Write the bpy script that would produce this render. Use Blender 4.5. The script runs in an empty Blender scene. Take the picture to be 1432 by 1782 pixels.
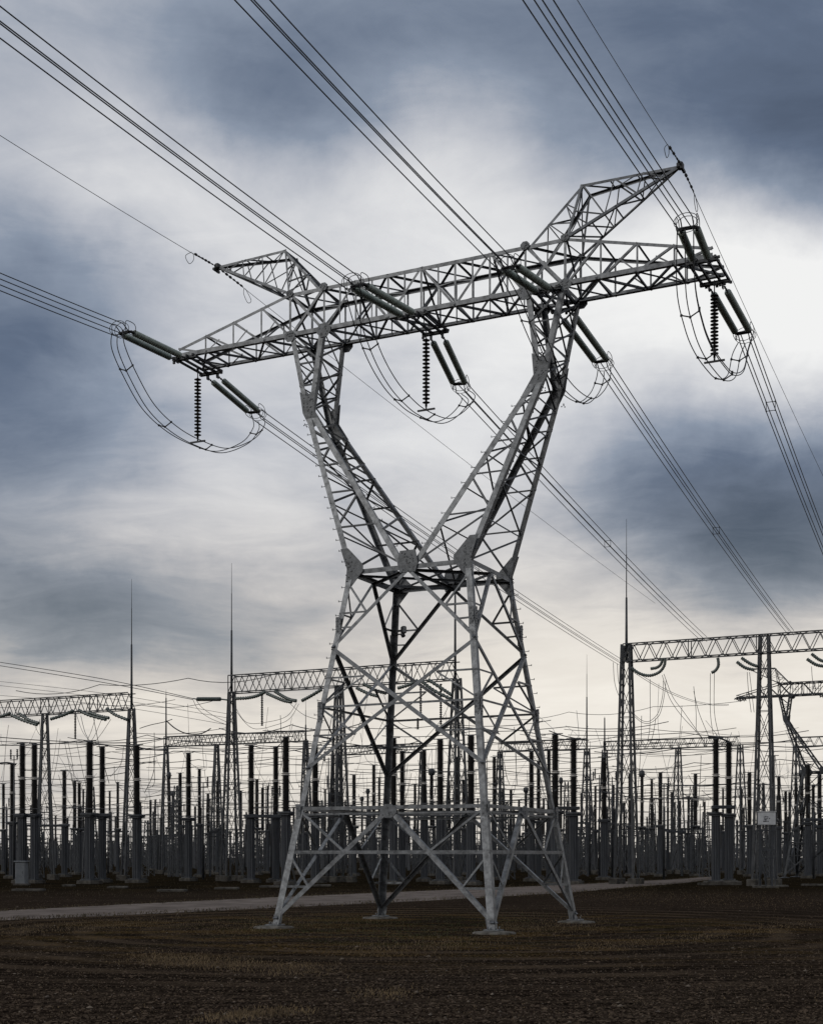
import bpy, math, random
from mathutils import Vector, Matrix
random.seed(7)
S = bpy.context.scene
COL = S.collection
R = math.radians

# ------------------------------------------------------------------ camera
F, YH, CAMH = 2400.0, 1492.0, 3.0            # focal length and horizon row of the 1432 x 1782 photograph
cam_d = bpy.data.cameras.new("camera")
cam = bpy.data.objects.new("camera", cam_d); COL.objects.link(cam)
cam.location = (0, 0, CAMH); cam.rotation_euler = (R(90), 0, 0)
cam_d.sensor_fit = 'HORIZONTAL'; cam_d.sensor_width = 36.0
cam_d.lens = 36.0 * F / 1432.0
cam_d.shift_x = 0.0
cam_d.shift_y = (YH - 891.0) / 1432.0
cam_d.clip_start = 0.1; cam_d.clip_end = 12000
S.camera = cam
S.render.resolution_x, S.render.resolution_y = 822, 1024

# ------------------------------------------------------------------ exposure
S.view_settings.view_transform = 'Standard'
S.view_settings.look = 'None'
S.view_settings.exposure = 0.0
S.view_settings.gamma = 1.0
S.cycles.max_bounces = 5
S.cycles.diffuse_bounces = 3

# ------------------------------------------------------------------ sky (world): overcast, broken cloud
def lin(r, g, b):
    def q(c):
        c /= 255.0
        return c / 12.92 if c <= 0.04045 else ((c + 0.055) / 1.055) ** 2.4
    return (q(r), q(g), q(b), 1.0)

SUN_EL, SUN_AZ = R(30), R(-122)             # azimuth measured from +Y towards +X: behind the camera on the left
W = bpy.data.worlds.new("World"); S.world = W; W.use_nodes = True
wt = W.node_tree; wt.nodes.clear()
def wn(t, **kw):
    n = wt.nodes.new(t)
    for k, v in kw.items(): setattr(n, k, v)
    return n
def wl(a, b): wt.links.new(a, b)
tc = wn('ShaderNodeTexCoord')
D0 = tc.outputs['Generated']
def math_n(op, a, b=None, clamp=False):
    n = wn('ShaderNodeMath', operation=op, use_clamp=clamp)
    for i, v in enumerate((a, b)):
        if v is None: continue
        if isinstance(v, (int, float)): n.inputs[i].default_value = v
        else: wl(v, n.inputs[i])
    return n.outputs[0]
def noise_n(vec, scale, detail, rough, dist=0.0):
    n = wn('ShaderNodeTexNoise'); n.inputs['Scale'].default_value = scale
    n.inputs['Detail'].default_value = detail; n.inputs['Roughness'].default_value = rough
    n.inputs['Distortion'].default_value = dist
    wl(vec, n.inputs['Vector']); return n
# wind-drawn clouds: warp the direction first
nz = noise_n(D0, 3.2, 3.0, 0.5)
sub = wn('ShaderNodeVectorMath', operation='SUBTRACT'); wl(nz.outputs['Color'], sub.inputs[0]); sub.inputs[1].default_value = (.5, .5, .5)
scl = wn('ShaderNodeVectorMath', operation='MULTIPLY'); wl(sub.outputs[0], scl.inputs[0]); scl.inputs[1].default_value = (.07, .05, .06)
wrp = wn('ShaderNodeVectorMath', operation='ADD'); wl(D0, wrp.inputs[0]); wl(scl.outputs[0], wrp.inputs[1])
nz2 = noise_n(D0, 8.0, 7.0, 0.62)
sub2 = wn('ShaderNodeVectorMath', operation='SUBTRACT'); wl(nz2.outputs['Color'], sub2.inputs[0]); sub2.inputs[1].default_value = (.5, .5, .5)
scl2 = wn('ShaderNodeVectorMath', operation='MULTIPLY'); wl(sub2.outputs[0], scl2.inputs[0]); scl2.inputs[1].default_value = (.085, .05, .055)
wrp2 = wn('ShaderNodeVectorMath', operation='ADD'); wl(wrp.outputs[0], wrp2.inputs[0]); wl(scl2.outputs[0], wrp2.inputs[1])
def direction(u, v):
    d = Vector(((u - 716) / F, 1.0, (YH - v) / F)); d.normalize(); return d
# broad bright and dark masses of cloud: (u, v, radius across, radius up, strength)
BLOBS = [(279, 10, 0.066), (478, 10, 0.085), (677, 10, -0.126), (875, 10, -0.137), (1074, 10, -0.062), (1273, 10, -0.134), (1472, 10, -0.140), (219, 142, -0.103), (418, 142, -0.151), (617, 142, -0.116), (815, 142, 0.075), (1014, 142, -0.091), (279, 274, 0.156), (478, 274, -0.236), (677, 274, 0.070), (875, 274, 0.165), (1074, 274, -0.185), (1273, 274, -0.050), (1472, 274, -0.372), (20, 406, 0.065), (219, 406, 0.135), (418, 406, 0.270), (617, 406, 0.097), (815, 406, 0.197), (1213, 406, 0.241), (1412, 406, 0.052), (80, 538, -0.244), (279, 538, -0.241), (677, 538, -0.032), (1074, 538, 0.125), (1273, 538, 0.162), (1472, 538, 0.273), (20, 670, -0.067), (219, 670, 0.207), (418, 670, 0.162), (815, 670, 0.121), (1014, 670, 0.225), (1213, 670, -0.178), (1412, 670, 0.044), (80, 802, -0.240), (279, 802, -0.081), (478, 802, -0.081), (677, 802, 0.086), (875, 802, 0.022), (1074, 802, -0.143), (1472, 802, 0.084), (20, 934, 0.050), (219, 934, 0.240), (418, 934, 0.174), (617, 934, 0.061), (815, 934, 0.051), (1014, 934, 0.091), (1213, 934, -0.204), (1412, 934, -0.389), (80, 1066, -0.406), (279, 1066, -0.280), (478, 1066, -0.168), (677, 1066, -0.037), (1472, 1066, 0.102), (20, 1198, 0.103), (219, 1198, 0.215), (418, 1198, 0.113), (617, 1198, 0.058), (815, 1198, 0.059), (1014, 1198, 0.141), (1213, 1198, 0.078), (1412, 1198, 0.146), (80, 1330, -0.075), (478, 1330, 0.020), (677, 1330, 0.090), (875, 1330, 0.087), (1074, 1330, 0.045), (1472, 1330, 0.073)]
BLOBS += [(1400, 480, .13), (1290, 560, .05), (720, 240, -.05), (760, 410, -.045), (560, 620, -.03), (40, 600, -.06), (170, 1090, -.03), (1200, 700, .02), (1350, 880, -.05), (1150, 860, -.04), (120, 1060, -.03), (700, 1150, -.03), (1250, 1180, -.02)]
RU, RV = 185.0, 125.0
SCV = Vector((F / RU, F / 500.0, F / RV))
sv = wn('ShaderNodeVectorMath', operation='MULTIPLY'); wl(wrp2.outputs[0], sv.inputs[0]); sv.inputs[1].default_value = SCV
acc = None
for u, v, amp in BLOBS:
    d = direction(u, v); dn = wn('ShaderNodeVectorMath', operation='DISTANCE'); wl(sv.outputs[0], dn.inputs[0]); dn.inputs[1].default_value = [d[i] * SCV[i] for i in range(3)]
    dd = math_n('MULTIPLY', dn.outputs['Value'], dn.outputs['Value'])
    e = math_n('MULTIPLY', math_n('POWER', math.exp(-0.8), dd), amp)
    acc = e if acc is None else math_n('ADD', acc, e)
big = noise_n(wrp2.outputs[0], 5.5, 4.0, 0.5).outputs['Fac']
# flat cloud deck seen in perspective: fine layers towards the horizon, broad ones overhead
spz = wn('ShaderNodeSeparateXYZ'); wl(wrp.outputs[0], spz.inputs[0])
den = math_n('ADD', math_n('MAXIMUM', spz.outputs['Z'], 0.0), .14)
cmb = wn('ShaderNodeCombineXYZ'); wl(math_n('DIVIDE', spz.outputs['X'], den), cmb.inputs[0]); wl(math_n('DIVIDE', spz.outputs['Y'], den), cmb.inputs[1])
small = noise_n(cmb.outputs[0], 2.1, 9.0, 0.60, .35).outputs['Fac']
acc = math_n('ADD', acc, math_n('MULTIPLY', math_n('SUBTRACT', big, .5), .15))
wis = wn('ShaderNodeVectorMath', operation='MULTIPLY'); wl(cmb.outputs[0], wis.inputs[0]); wis.inputs[1].default_value = (1.0, 1.5, 1.0)
wisp = noise_n(wis.outputs[0], 4.6, 8.0, 0.62, .8).outputs['Fac']
acc = math_n('ADD', acc, math_n('MULTIPLY', math_n('SUBTRACT', wisp, .5), .22))
acc = math_n('ADD', acc, math_n('MULTIPLY', math_n('SUBTRACT', small, .5), .46))
val = math_n('ADD', acc, 0.542, clamp=True)
def ramp(fac, stops):
    r = wn('ShaderNodeValToRGB'); cr = r.color_ramp
    while len(cr.elements) > 1: cr.elements.remove(cr.elements[0])
    cr.elements[0].position = stops[0][0]; cr.elements[0].color = stops[0][1]
    for p, c in stops[1:]:
        el = cr.elements.new(p); el.color = c
    wl(fac, r.inputs['Fac']); return r.outputs['Color']
cool = ramp(val, [(0.0, lin(66, 77, 95)), (.22, lin(97, 110, 131)), (.42, lin(140, 151, 168)), (.58, lin(184, 188, 197)), (.74, lin(217, 218, 221)), (.95, lin(245, 245, 244))])
warm = ramp(val, [(0.0, lin(98, 108, 118)), (.30, lin(150, 154, 159)), (.50, lin(200, 195, 190)), (.66, lin(232, 225, 215)), (.95, lin(251, 245, 235))])
sep = wn('ShaderNodeSeparateXYZ'); wl(D0, sep.inputs[0])
mr = wn('ShaderNodeMapRange'); mr.interpolation_type = 'SMOOTHSTEP'
wl(sep.outputs['Z'], mr.inputs['Value']); mr.inputs['From Min'].default_value = .31; mr.inputs['From Max'].default_value = .12
mixc = wn('ShaderNodeMixRGB'); wl(mr.outputs[0], mixc.inputs['Fac']); wl(cool, mixc.inputs['Color1']); wl(warm, mixc.inputs['Color2'])
sky = wn('ShaderNodeTexSky'); sky.sky_type = 'NISHITA'; sky.sun_disc = False
sky.sun_elevation = SUN_EL; sky.sun_rotation = SUN_AZ % (2 * math.pi)
bgs = wn('ShaderNodeBackground'); wl(sky.outputs[0], bgs.inputs['Color']); bgs.inputs['Strength'].default_value = 0.08
bgc = wn('ShaderNodeBackground'); wl(mixc.outputs[0], bgc.inputs['Color']); bgc.inputs['Strength'].default_value = 1.0
mx = wn('ShaderNodeMixShader'); mx.inputs['Fac'].default_value = 0.96      # cloud cover
wl(bgs.outputs[0], mx.inputs[1]); wl(bgc.outputs[0], mx.inputs[2])
wo = wn('ShaderNodeOutputWorld'); wl(mx.outputs[0], wo.inputs['Surface'])

# ------------------------------------------------------------------ sun through cloud
sl = bpy.data.lights.new("sun", 'SUN'); sl.energy = 0.85; sl.angle = R(14); sl.color = (1.0, .96, .9)
so = bpy.data.objects.new("sun", sl); COL.objects.link(so)
sd = Vector((math.sin(SUN_AZ) * math.cos(SUN_EL), math.cos(SUN_AZ) * math.cos(SUN_EL), math.sin(SUN_EL)))
so.rotation_euler = (-sd).to_track_quat('-Z', 'Y').to_euler(); so.location = (-40, -30, 60)

# ------------------------------------------------------------------ materials
def mat(name): 
    m = bpy.data.materials.new(name); m.use_nodes = True
    nt = m.node_tree; b = nt.nodes['Principled BSDF']
    return m, nt, b
def noisy(name, c1, c2, scale=6, rough=.6, metal=0.0, bump=0.0, c3=None, stretch=(1, 1, 1), detail=4, spec=.5, fine=None):
    m, nt, b = mat(name)
    t = nt.nodes.new('ShaderNodeTexCoord'); mp = nt.nodes.new('ShaderNodeMapping'); mp.inputs['Scale'].default_value = stretch
    nt.links.new(t.outputs['Object'], mp.inputs['Vector'])
    n = nt.nodes.new('ShaderNodeTexNoise'); n.inputs['Scale'].default_value = scale; n.inputs['Detail'].default_value = detail; n.inputs['Roughness'].default_value = .65
    nt.links.new(mp.outputs[0], n.inputs['Vector'])
    r = nt.nodes.new('ShaderNodeValToRGB'); nt.links.new(n.outputs['Fac'], r.inputs['Fac'])
    r.color_ramp.elements[0].position = .32; r.color_ramp.elements[0].color = (*c1, 1)
    r.color_ramp.elements[1].position = .68; r.color_ramp.elements[1].color = (*c2, 1)
    if c3:
        e = r.color_ramp.elements.new(.5); e.color = (*c3, 1)
    nt.links.new(r.outputs['Color'], b.inputs['Base Color'])
    b.inputs['Roughness'].default_value = rough; b.inputs['Metallic'].default_value = metal
    b.inputs['Specular IOR Level'].default_value = spec
    if bump:
        bp = nt.nodes.new('ShaderNodeBump'); bp.inputs['Strength'].default_value = bump; bp.inputs['Distance'].default_value = .02
        nt.links.new(n.outputs['Fac'], bp.inputs['Height']); nt.links.new(bp.outputs[0], b.inputs['Normal'])
    return m
GALV = noisy('galvanised_steel', (.045, .048, .052), (.20, .21, .22), 3.6, .48, .35, .25, detail=8)
GALVD = noisy('darker_steel', (.04, .043, .047), (.09, .095, .102), 2.2, .55, .3, .2, detail=8)  # darker tone of the tower steel, for lacing and plan bracing
PLATE = noisy('gusset_steel', (.075, .079, .083), (.17, .178, .186), 5.0, .6, .3, .4, detail=8)
IRON = noisy('dark_fittings', (.02, .021, .023), (.05, .052, .055), 8, .6, .3)
WIRE = noisy('aluminium_wire', (.022, .024, .027), (.04, .042, .046), 1.5, .5, .2)
GLASS = noisy('green_glass_discs', (.17, .205, .18), (.33, .38, .34), 5, .25, 0, spec=.6)
BLACKP = noisy('black_porcelain', (.006, .0055, .005), (.016, .014, .013), 1.2, .38, 0)
PILLAR = noisy('pillar_paint', (.011, .013, .017), (.034, .039, .046), 1.3, .55, .1, .1, stretch=(3, 3, .35))
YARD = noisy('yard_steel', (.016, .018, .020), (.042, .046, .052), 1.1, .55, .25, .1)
CONC = noisy('concrete', (.022, .020, .017), (.095, .089, .079), 1.7, .9, 0, .4, detail=8, spec=.1)
PADC = noisy('weathered_pad', (.03, .026, .021), (.17, .16, .142), 2.3, .95, 0, .5, detail=9, spec=.05)
BOXW = noisy('white_box_paint', (.30, .31, .32), (.46, .47, .48), 1.4, .5, 0, 0, detail=8)
CABG = noisy('cabinet_paint', (.07, .08, .09), (.12, .13, .14), 1.4, .5)
INKM = noisy('dark_ink', (.02, .02, .025), (.05, .05, .06), 9, .6)
RINGM = noisy('light_flange', (.30, .29, .27), (.45, .43, .40), 3, .5)
STRAW = noisy('dry_grass', (.06, .038, .018), (.19, .135, .07), .7, .9, detail=6)
DUN = noisy('dun_grass', (.03, .024, .012), (.085, .062, .03), .5, .9, detail=6)
CLODM = noisy('soil_clods', (.009, .007, .0055), (.125, .094, .068), 2.4, .95, detail=9, spec=0.0)
GREENG = noisy('green_grass', (.025, .03, .010), (.075, .075, .025), .9, .9, detail=6)
STONE = noisy('pale_clods', (.045, .034, .026), (.17, .135, .10), 3.0, .95)
TWIG = noisy('bare_twigs', (.03, .028, .026), (.06, .055, .05), .2, .9)
LAMPG = noisy('lamp_glass', (.12, .13, .14), (.2, .21, .22), 4, .2)

# ------------------------------------------------------------------ mesh helpers
class MB:
    def __init__(self): self.v = []; self.f = []; self.mi = []; self.cur = 0; self.smooth = []
    def _add(self, vs, fs, smooth=False):
        o = len(self.v); self.v += [tuple(x) for x in vs]
        for f in fs:
            self.f.append([i + o for i in f]); self.mi.append(self.cur); self.smooth.append(smooth)
    def prism(self, p, q, poly, a, b, poly2=None):
        vs = [p + a * x + b * y for x, y in poly] + [q + a * x + b * y for x, y in (poly2 or poly)]
        n = len(poly)
        fs = [[i, (i + 1) % n, n + (i + 1) % n, n + i] for i in range(n)]
        fs += [list(range(n - 1, -1, -1)), list(range(n, 2 * n))]
        self._add(vs, fs)
    def corner(self, p, q, s, a, b, t=None):
        """L-angle whose heel runs p -> q, flanges along a and b"""
        p, q = Vector(p), Vector(q); d = (q - p).normalized()
        a = Vector(a); a = (a - d * a.dot(d)).normalized()
        b = Vector(b); b = b - d * b.dot(d); b = (b - a * b.dot(a)).normalized()
        t = t or max(.012, s * .10)
        poly = [(0, 0), (s, 0), (s, t), (t, t), (t, s), (0, s)]
        if a.cross(b).dot(d) < 0: poly = poly[::-1]
        self.prism(p, q, poly, a, b)
    def ang(self, p, q, s, n, t=None, flip=False):
        """L-angle brace lying in a face whose outward normal is n"""
        p, q = Vector(p), Vector(q); d = (q - p).normalized(); n = Vector(n)
        n = (n - d * n.dot(d)).normalized(); a = d.cross(n)
        if flip: a = -a
        off = -n * random.uniform(.004, .02)
        self.corner(p - a * s * .5 + off, q - a * s * .5 + off, s, a, -n, t)
    def bar(self, p, q, w, h=None, up=(0, 0, 1)):
        p, q = Vector(p), Vector(q); d = (q - p).normalized(); up = Vector(up)
        if abs(d.dot(up)) > .98: up = Vector((0, 1, 0)) if abs(d.y) < .9 else Vector((1, 0, 0))
        a = d.cross(up).normalized(); b = a.cross(d)
        h = h or w
        self.prism(p, q, [(-w / 2, -h / 2), (-w / 2, h / 2), (w / 2, h / 2), (w / 2, -h / 2)], a, b)
    def tube(self, pts, r, n=6, r2=None, cap=True):
        pts = [Vector(p) for p in pts]; m = len(pts); vs = []
        pa = None
        for i, p in enumerate(pts):
            d = (pts[min(i + 1, m - 1)] - pts[max(i - 1, 0)]).normalized()
            if pa is None:
                up = Vector((0, 0, 1)) if abs(d.z) < .9 else Vector((1, 0, 0))
                a = d.cross(up).normalized()
            else:
                a = (pa - d * pa.dot(d)).normalized()
            pa = a; b = a.cross(d)
            rr = r[i] if isinstance(r, (list, tuple)) else r
            for k in range(n):
                th = 2 * math.pi * k / n
                vs.append(p + a * (rr * math.cos(th)) + b * (rr * math.sin(th)))
        fs = []
        for i in range(m - 1):
            for k in range(n):
                fs.append([i * n + k, (i + 1) * n + k, (i + 1) * n + (k + 1) % n, i * n + (k + 1) % n])
        if cap: fs += [[k for k in range(n)], [(m - 1) * n + k for k in range(n - 1, -1, -1)]]
        self._add(vs, fs, True)
    def box(self, c, s, rot=0.0):
        c = Vector(c); x, y, z = s[0] / 2, s[1] / 2, s[2] / 2
        M = Matrix.Rotation(rot, 3, 'Z')
        vs = [c + M @ Vector(p) for p in [(-x, -y, -z), (x, -y, -z), (x, y, -z), (-x, y, -z), (-x, -y, z), (x, -y, z), (x, y, z), (-x, y, z)]]
        self._add(vs, [[0, 3, 2, 1], [4, 5, 6, 7], [0, 1, 5, 4], [1, 2, 6, 5], [2, 3, 7, 6], [3, 0, 4, 7]])
    def bevel_box(self, c, s, bv=.03, rot=0.0):
        c = Vector(c); x, y, z = s[0] / 2, s[1] / 2, s[2] / 2; M = Matrix.Rotation(rot, 3, 'Z')
        def ring(k, zz): return [(-x + k, -y, zz), (x - k, -y, zz), (x, -y + k, zz), (x, y - k, zz), (x - k, y, zz), (-x + k, y, zz), (-x, y - k, zz), (-x, -y + k, zz)]
        def inset(zz, k): return [(px * (1 - k / x), py * (1 - k / y), zz) for px, py, _ in ring(bv, zz)]
        vs = inset(-z, bv) + ring(bv, -z + bv) + ring(bv, z - bv) + inset(z, bv)
        vs = [c + M @ Vector(p) for p in vs]; fs = [list(range(7, -1, -1)), list(range(24, 32))]
        for L_ in range(3):
            for k in range(8): fs.append([L_ * 8 + k, L_ * 8 + (k + 1) % 8, (L_ + 1) * 8 + (k + 1) % 8, (L_ + 1) * 8 + k])
        self._add(vs, fs)
    def plate(self, c, pts, n, u, t=.03):
        """flat plate: outline pts (2-D) in the plane through c with normal n and first axis u"""
        c = Vector(c); n = Vector(n).normalized(); u = Vector(u); u = (u - n * u.dot(n)).normalized(); w = n.cross(u)
        self.prism(c - n * t / 2, c + n * t / 2, pts, u, w)
    def lathe(self, prof, n=12, c=(0, 0, 0)):
        c = Vector(c); vs = []
        for r, z in prof:
            for k in range(n):
                th = 2 * math.pi * k / n; vs.append(c + Vector((r * math.cos(th), r * math.sin(th), z)))
        m = len(prof); fs = []
        for i in range(m - 1):
            for k in range(n): fs.append([i * n + k, i * n + (k + 1) % n, (i + 1) * n + (k + 1) % n, (i + 1) * n + k])
        fs += [list(range(n - 1, -1, -1)), [(m - 1) * n + k for k in range(n)]]
        self._add(vs, fs, True)
    def sheds(self, p, q, rc, rs, cnt, n=10):
        """stack of insulator discs from p to q"""
        pts, rad = [], []
        p, q = Vector(p), Vector(q)
        for i in range(cnt):
            for k, rr in ((.05, rc), (.35, rs * .97), (.55, rs), (.62, rs * .8), (.80, rc)):
                pts.append(p.lerp(q, (i + k) / cnt)); rad.append(rr)
        self.tube(pts, rad, n)
    def mesh(self, name, mats):
        me = bpy.data.meshes.new(name); me.from_pydata(self.v, [], self.f)
        for m in (mats if isinstance(mats, (list, tuple)) else [mats]): me.materials.append(m)
        me.polygons.foreach_set('material_index', self.mi)
        me.polygons.foreach_set('use_smooth', self.smooth)
        me.update(); return me
    def build(self, name, mats, parent=None, origin=None, loc=None):
        if origin is not None:
            o = Vector(origin); self.v = [tuple(Vector(x) - o) for x in self.v]
        ob = bpy.data.objects.new(name, self.mesh(name, mats)); COL.objects.link(ob)
        if parent: ob.parent = parent
        if origin is not None: ob.location = origin
        if loc is not None: ob.location = loc
        return ob

def tag(o, label=None, cat=None, group=None, kind=None):
    for k, v in (('label', label), ('category', cat), ('group', group), ('kind', kind)):
        if v: o[k] = v
    return o
def empty(name, loc=(0, 0, 0), rz=0.0):
    o = bpy.data.objects.new(name, None); COL.objects.link(o); o.location = loc; o.rotation_euler = (0, 0, rz)
    o.empty_display_size = .5; return o
def copy_tree(o, parent=None):
    c = o.copy(); COL.objects.link(c); c.parent = parent
    for ch in list(o.children): copy_tree(ch, c)
    return c

# ------------------------------------------------------------------ the axes of the place: everything stands square to the line
TH = R(25.48); CT, ST = math.cos(TH), math.sin(TH)
TX, TD = .754 + .10, 60.585
def L(x, y, z): return Vector((TX + CT * x + ST * y, TD - ST * x + CT * y, z))       # tower axes -> world
def dir_w(x, y, z): return Vector((CT * x + ST * y, -ST * x + CT * y, z))
def pw(u, v, D): return Vector(((u - 716) / F * D, D, CAMH + D * (YH - v) / F))        # sight line -> world at distance D
def loc_of(w): a, b = w.x - TX, w.y - TD; return (CT * a - ST * b, ST * a + CT * b, w.z)
def on_y(u, v, yl):
    k = (u - 716) / F; D = (yl + ST * TX + CT * TD) / (ST * k + CT); return pw(u, v, D)
def on_x(u, v, xl):
    k = (u - 716) / F; D = (xl + CT * TX - ST * TD) / (CT * k - ST); return pw(u, v, D)
def smooth(pts, n=8):
    pts = [Vector(p) for p in pts]; out = []
    for i in range(len(pts) - 1):
        p0 = pts[max(i - 1, 0)]; p1 = pts[i]; p2 = pts[i + 1]; p3 = pts[min(i + 2, len(pts) - 1)]
        for k in range(n):
            t = k / n
            out.append(.5 * ((2 * p1) + (p2 - p0) * t + (2 * p0 - 5 * p1 + 4 * p2 - p3) * t * t + (3 * p1 - p0 - 3 * p2 + p3) * t ** 3))
    out.append(pts[-1]); return out
def sagged(p, q, sag, n=24):
    p, q = Vector(p), Vector(q)
    return [p.lerp(q, i / n) - Vector((0, 0, sag * 4 * (i / n) * (1 - i / n))) for i in range(n + 1)]
def wire(name, pts, r, label, cat, group=None, n=5, m=None):
    mb = MB(); mb.tube(pts, r, n); o = mb.build(name, m or WIRE, origin=pts[0]); return tag(o, label, cat, group)

# ================================================================== GROUND
def ground_mat():
    m, nt, b = mat('ploughed_soil')
    N = nt.nodes; K = nt.links.new
    t = N.new('ShaderNodeTexCoord'); P = t.outputs['Object']
    def noise(scale, detail, st=(1, 1, 1), rough=.6, dist=0):
        mp = N.new('ShaderNodeMapping'); mp.inputs['Scale'].default_value = st; K(P, mp.inputs['Vector'])
        n = N.new('ShaderNodeTexNoise'); n.inputs['Scale'].default_value = scale; n.inputs['Detail'].default_value = detail
        n.inputs['Roughness'].default_value = rough; n.inputs['Distortion'].default_value = dist
        K(mp.outputs[0], n.inputs['Vector']); return n.outputs['Fac']
    def ma(op, a, bb=None, clamp=False):
        n = N.new('ShaderNodeMath'); n.operation = op; n.use_clamp = clamp
        for i, v in enumerate((a, bb)):
            if v is None: continue
            if isinstance(v, (int, float)): n.inputs[i].default_value = v
            else: K(v, n.inputs[i])
        return n.outputs[0]
    def mrange(x, a, bb, c=0, d=1):
        n = N.new('ShaderNodeMapRange'); n.interpolation_type = 'SMOOTHSTEP'
        K(x, n.inputs['Value'])
        for nm, v in (('From Min', a), ('From Max', bb), ('To Min', c), ('To Max', d)): n.inputs[nm].default_value = v
        return n.outputs[0]
    def mixc(f, c1, c2):
        n = N.new('ShaderNodeMixRGB')
        if isinstance(f, (int, float)): n.inputs[0].default_value = f
        else: K(f, n.inputs[0])
        for i, c in ((1, c1), (2, c2)):
            if isinstance(c, tuple): n.inputs[i].default_value = (*c, 1)
            else: K(c, n.inputs[i])
        return n.outputs[0]
    clod = noise(5.5, 6, (1, 1, 1), .7)
    fine = noise(22, 4, (1, 1, 1), .7)
    patch = noise(.11, 5, (1, 1.4, 1), .6, .6)
    patch2 = noise(.30, 5, (.6, 1.6, 1), .6, .4)
    streak = noise(1.0, 5, (.9, 4.2, 1), .65)                                # clods drawn out along the furrows
    grain = noise(1.0, 4, (11, 1.9, 1), .8)
    grain2 = noise(1.0, 3, (34, 5.5, 1), .7)
    soil = mixc(mrange(clod, .3, .72), (.0042, .0032, .0025), (.044, .032, .023))
    soil = mixc(mrange(streak, .47, .62, 0, .8), soil, (.055, .041, .031))
    soil = mixc(mrange(grain, .54, .68, 0, .9), soil, (.13, .098, .073))
    soil = mixc(mrange(grain, .50, .38, 0, .95), soil, (.0035, .0028, .0023))
    soil = mixc(mrange(ma('MULTIPLY', grain2, mrange(streak, .35, .6)), .60, .70, 0, .8), soil, (.17, .132, .098))
    soil = mixc(mrange(patch, .35, .68, 0, .6), soil, (.011, .008, .006))
    # furrows left by machines turning round the tower
    vm = N.new('ShaderNodeVectorMath'); vm.operation = 'DISTANCE'; K(P, vm.inputs[0]); vm.inputs[1].default_value = (TX, TD - 3.0, 0)
    dist = vm.outputs['Value']
    wob = ma('ADD', dist, ma('MULTIPLY', noise(.35, 3), 1.1))
    fur = ma('SINE', ma('MULTIPLY', wob, 5.2))
    sx = N.new('ShaderNodeSeparateXYZ'); K(P, sx.inputs[0])
    yy = ma('ADD', sx.outputs['Y'], ma('MULTIPLY', noise(.2, 3), 1.6))
    fur2 = ma('SINE', ma('MULTIPLY', yy, 7.5))
    near = mrange(sx.outputs['Y'], 44, 40)
    furm = N.new('ShaderNodeMixRGB'); K(near, furm.inputs[0]); K(fur, furm.inputs[1]); K(fur2, furm.inputs[2])
    furv = furm.outputs[0]
    soil = mixc(ma('MULTIPLY', mrange(furv, -.4, .9), .5), soil, (.05, .037, .027))
    wide = ma('SINE', ma('MULTIPLY', ma('ADD', dist, ma('MULTIPLY', noise(.12, 4), 2.4)), 2.15))
    ringm = ma('MULTIPLY', ma('MULTIPLY', mrange(dist, 9, 14), mrange(dist, 34, 20)), mrange(noise(.16, 4, (1, 1, 1), .6, .5), .36, .62))
    soil = mixc(ma('MULTIPLY', ma('MULTIPLY', mrange(wide, .1, .9), ringm), .6), soil, (.09, .066, .046))
    soil = mixc(ma('MULTIPLY', ma('MULTIPLY', mrange(wide, -.1, -.9), ringm), .5), soil, (.004, .003, .0025))
    # thin dry grass and moss between tower and road
    grassf = ma('MULTIPLY', mrange(patch2, .46, .60), mrange(grain, .38, .62))
    grassf = ma('MULTIPLY', grassf, mrange(dist, 26, 10))
    soil = mixc(ma('MULTIPLY', grassf, .75), soil, (.125, .080, .030))
    mossf = ma('MULTIPLY', mrange(noise(.22, 4, (1, 1.5, 1), .6, .3), .50, .64), mrange(grain, .38, .6))
    mossf = ma('MULTIPLY', mossf, mrange(dist, 22, 6))
    soil = mixc(ma('MULTIPLY', mossf, .7), soil, (.027, .027, .007))
    # yard beyond the road: dun grass
    yard = mrange(sx.outputs['Y'], 95, 140)
    yardc = mixc(mrange(patch2, .4, .62), (.010, .008, .006), (.045, .031, .015))
    yardc = mixc(mrange(clod, .3, .7), (.006, .0055, .004), yardc)
    soil = mixc(yard, soil, yardc)
    straw = ma('MULTIPLY', mrange(fine, .66, .74), mrange(patch2, .38, .6))
    soil = mixc(ma('MULTIPLY', straw, .8), soil, (.15, .115, .075))
    K(soil, b.inputs['Base Color']); b.inputs['Roughness'].default_value = .95; b.inputs['Specular IOR Level'].default_value = 0.0
    hgt = ma('ADD', ma('MULTIPLY', clod, .7), ma('ADD', ma('MULTIPLY', fine, .25), ma('MULTIPLY', furv, .16)))
    bp = N.new('ShaderNodeBump'); bp.inputs['Strength'].default_value = .9; bp.inputs['Distance'].default_value = .16
    K(hgt, bp.inputs['Height']); K(bp.outputs[0], b.inputs['Normal'])
    return m
SOIL = ground_mat()
g = MB(); 
xs = [-4000, -900, -200, -60, -20, 20, 60, 200, 900, 4000]; ys = [-600, -60, 0, 30, 60, 100, 180, 400, 1200, 6000]
gv = [(x, y, 0) for y in ys for x in xs]; gf = []
for j in range(len(ys) - 1):
    for i in range(len(xs) - 1):
        a = j * len(xs) + i; gf.append([a, a + 1, a + 1 + len(xs), a + len(xs)])
g._add(gv, gf); tag(g.build('ground', SOIL), 'dark ploughed soil with thin dry grass around the tower', None, None, 'structure')

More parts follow.
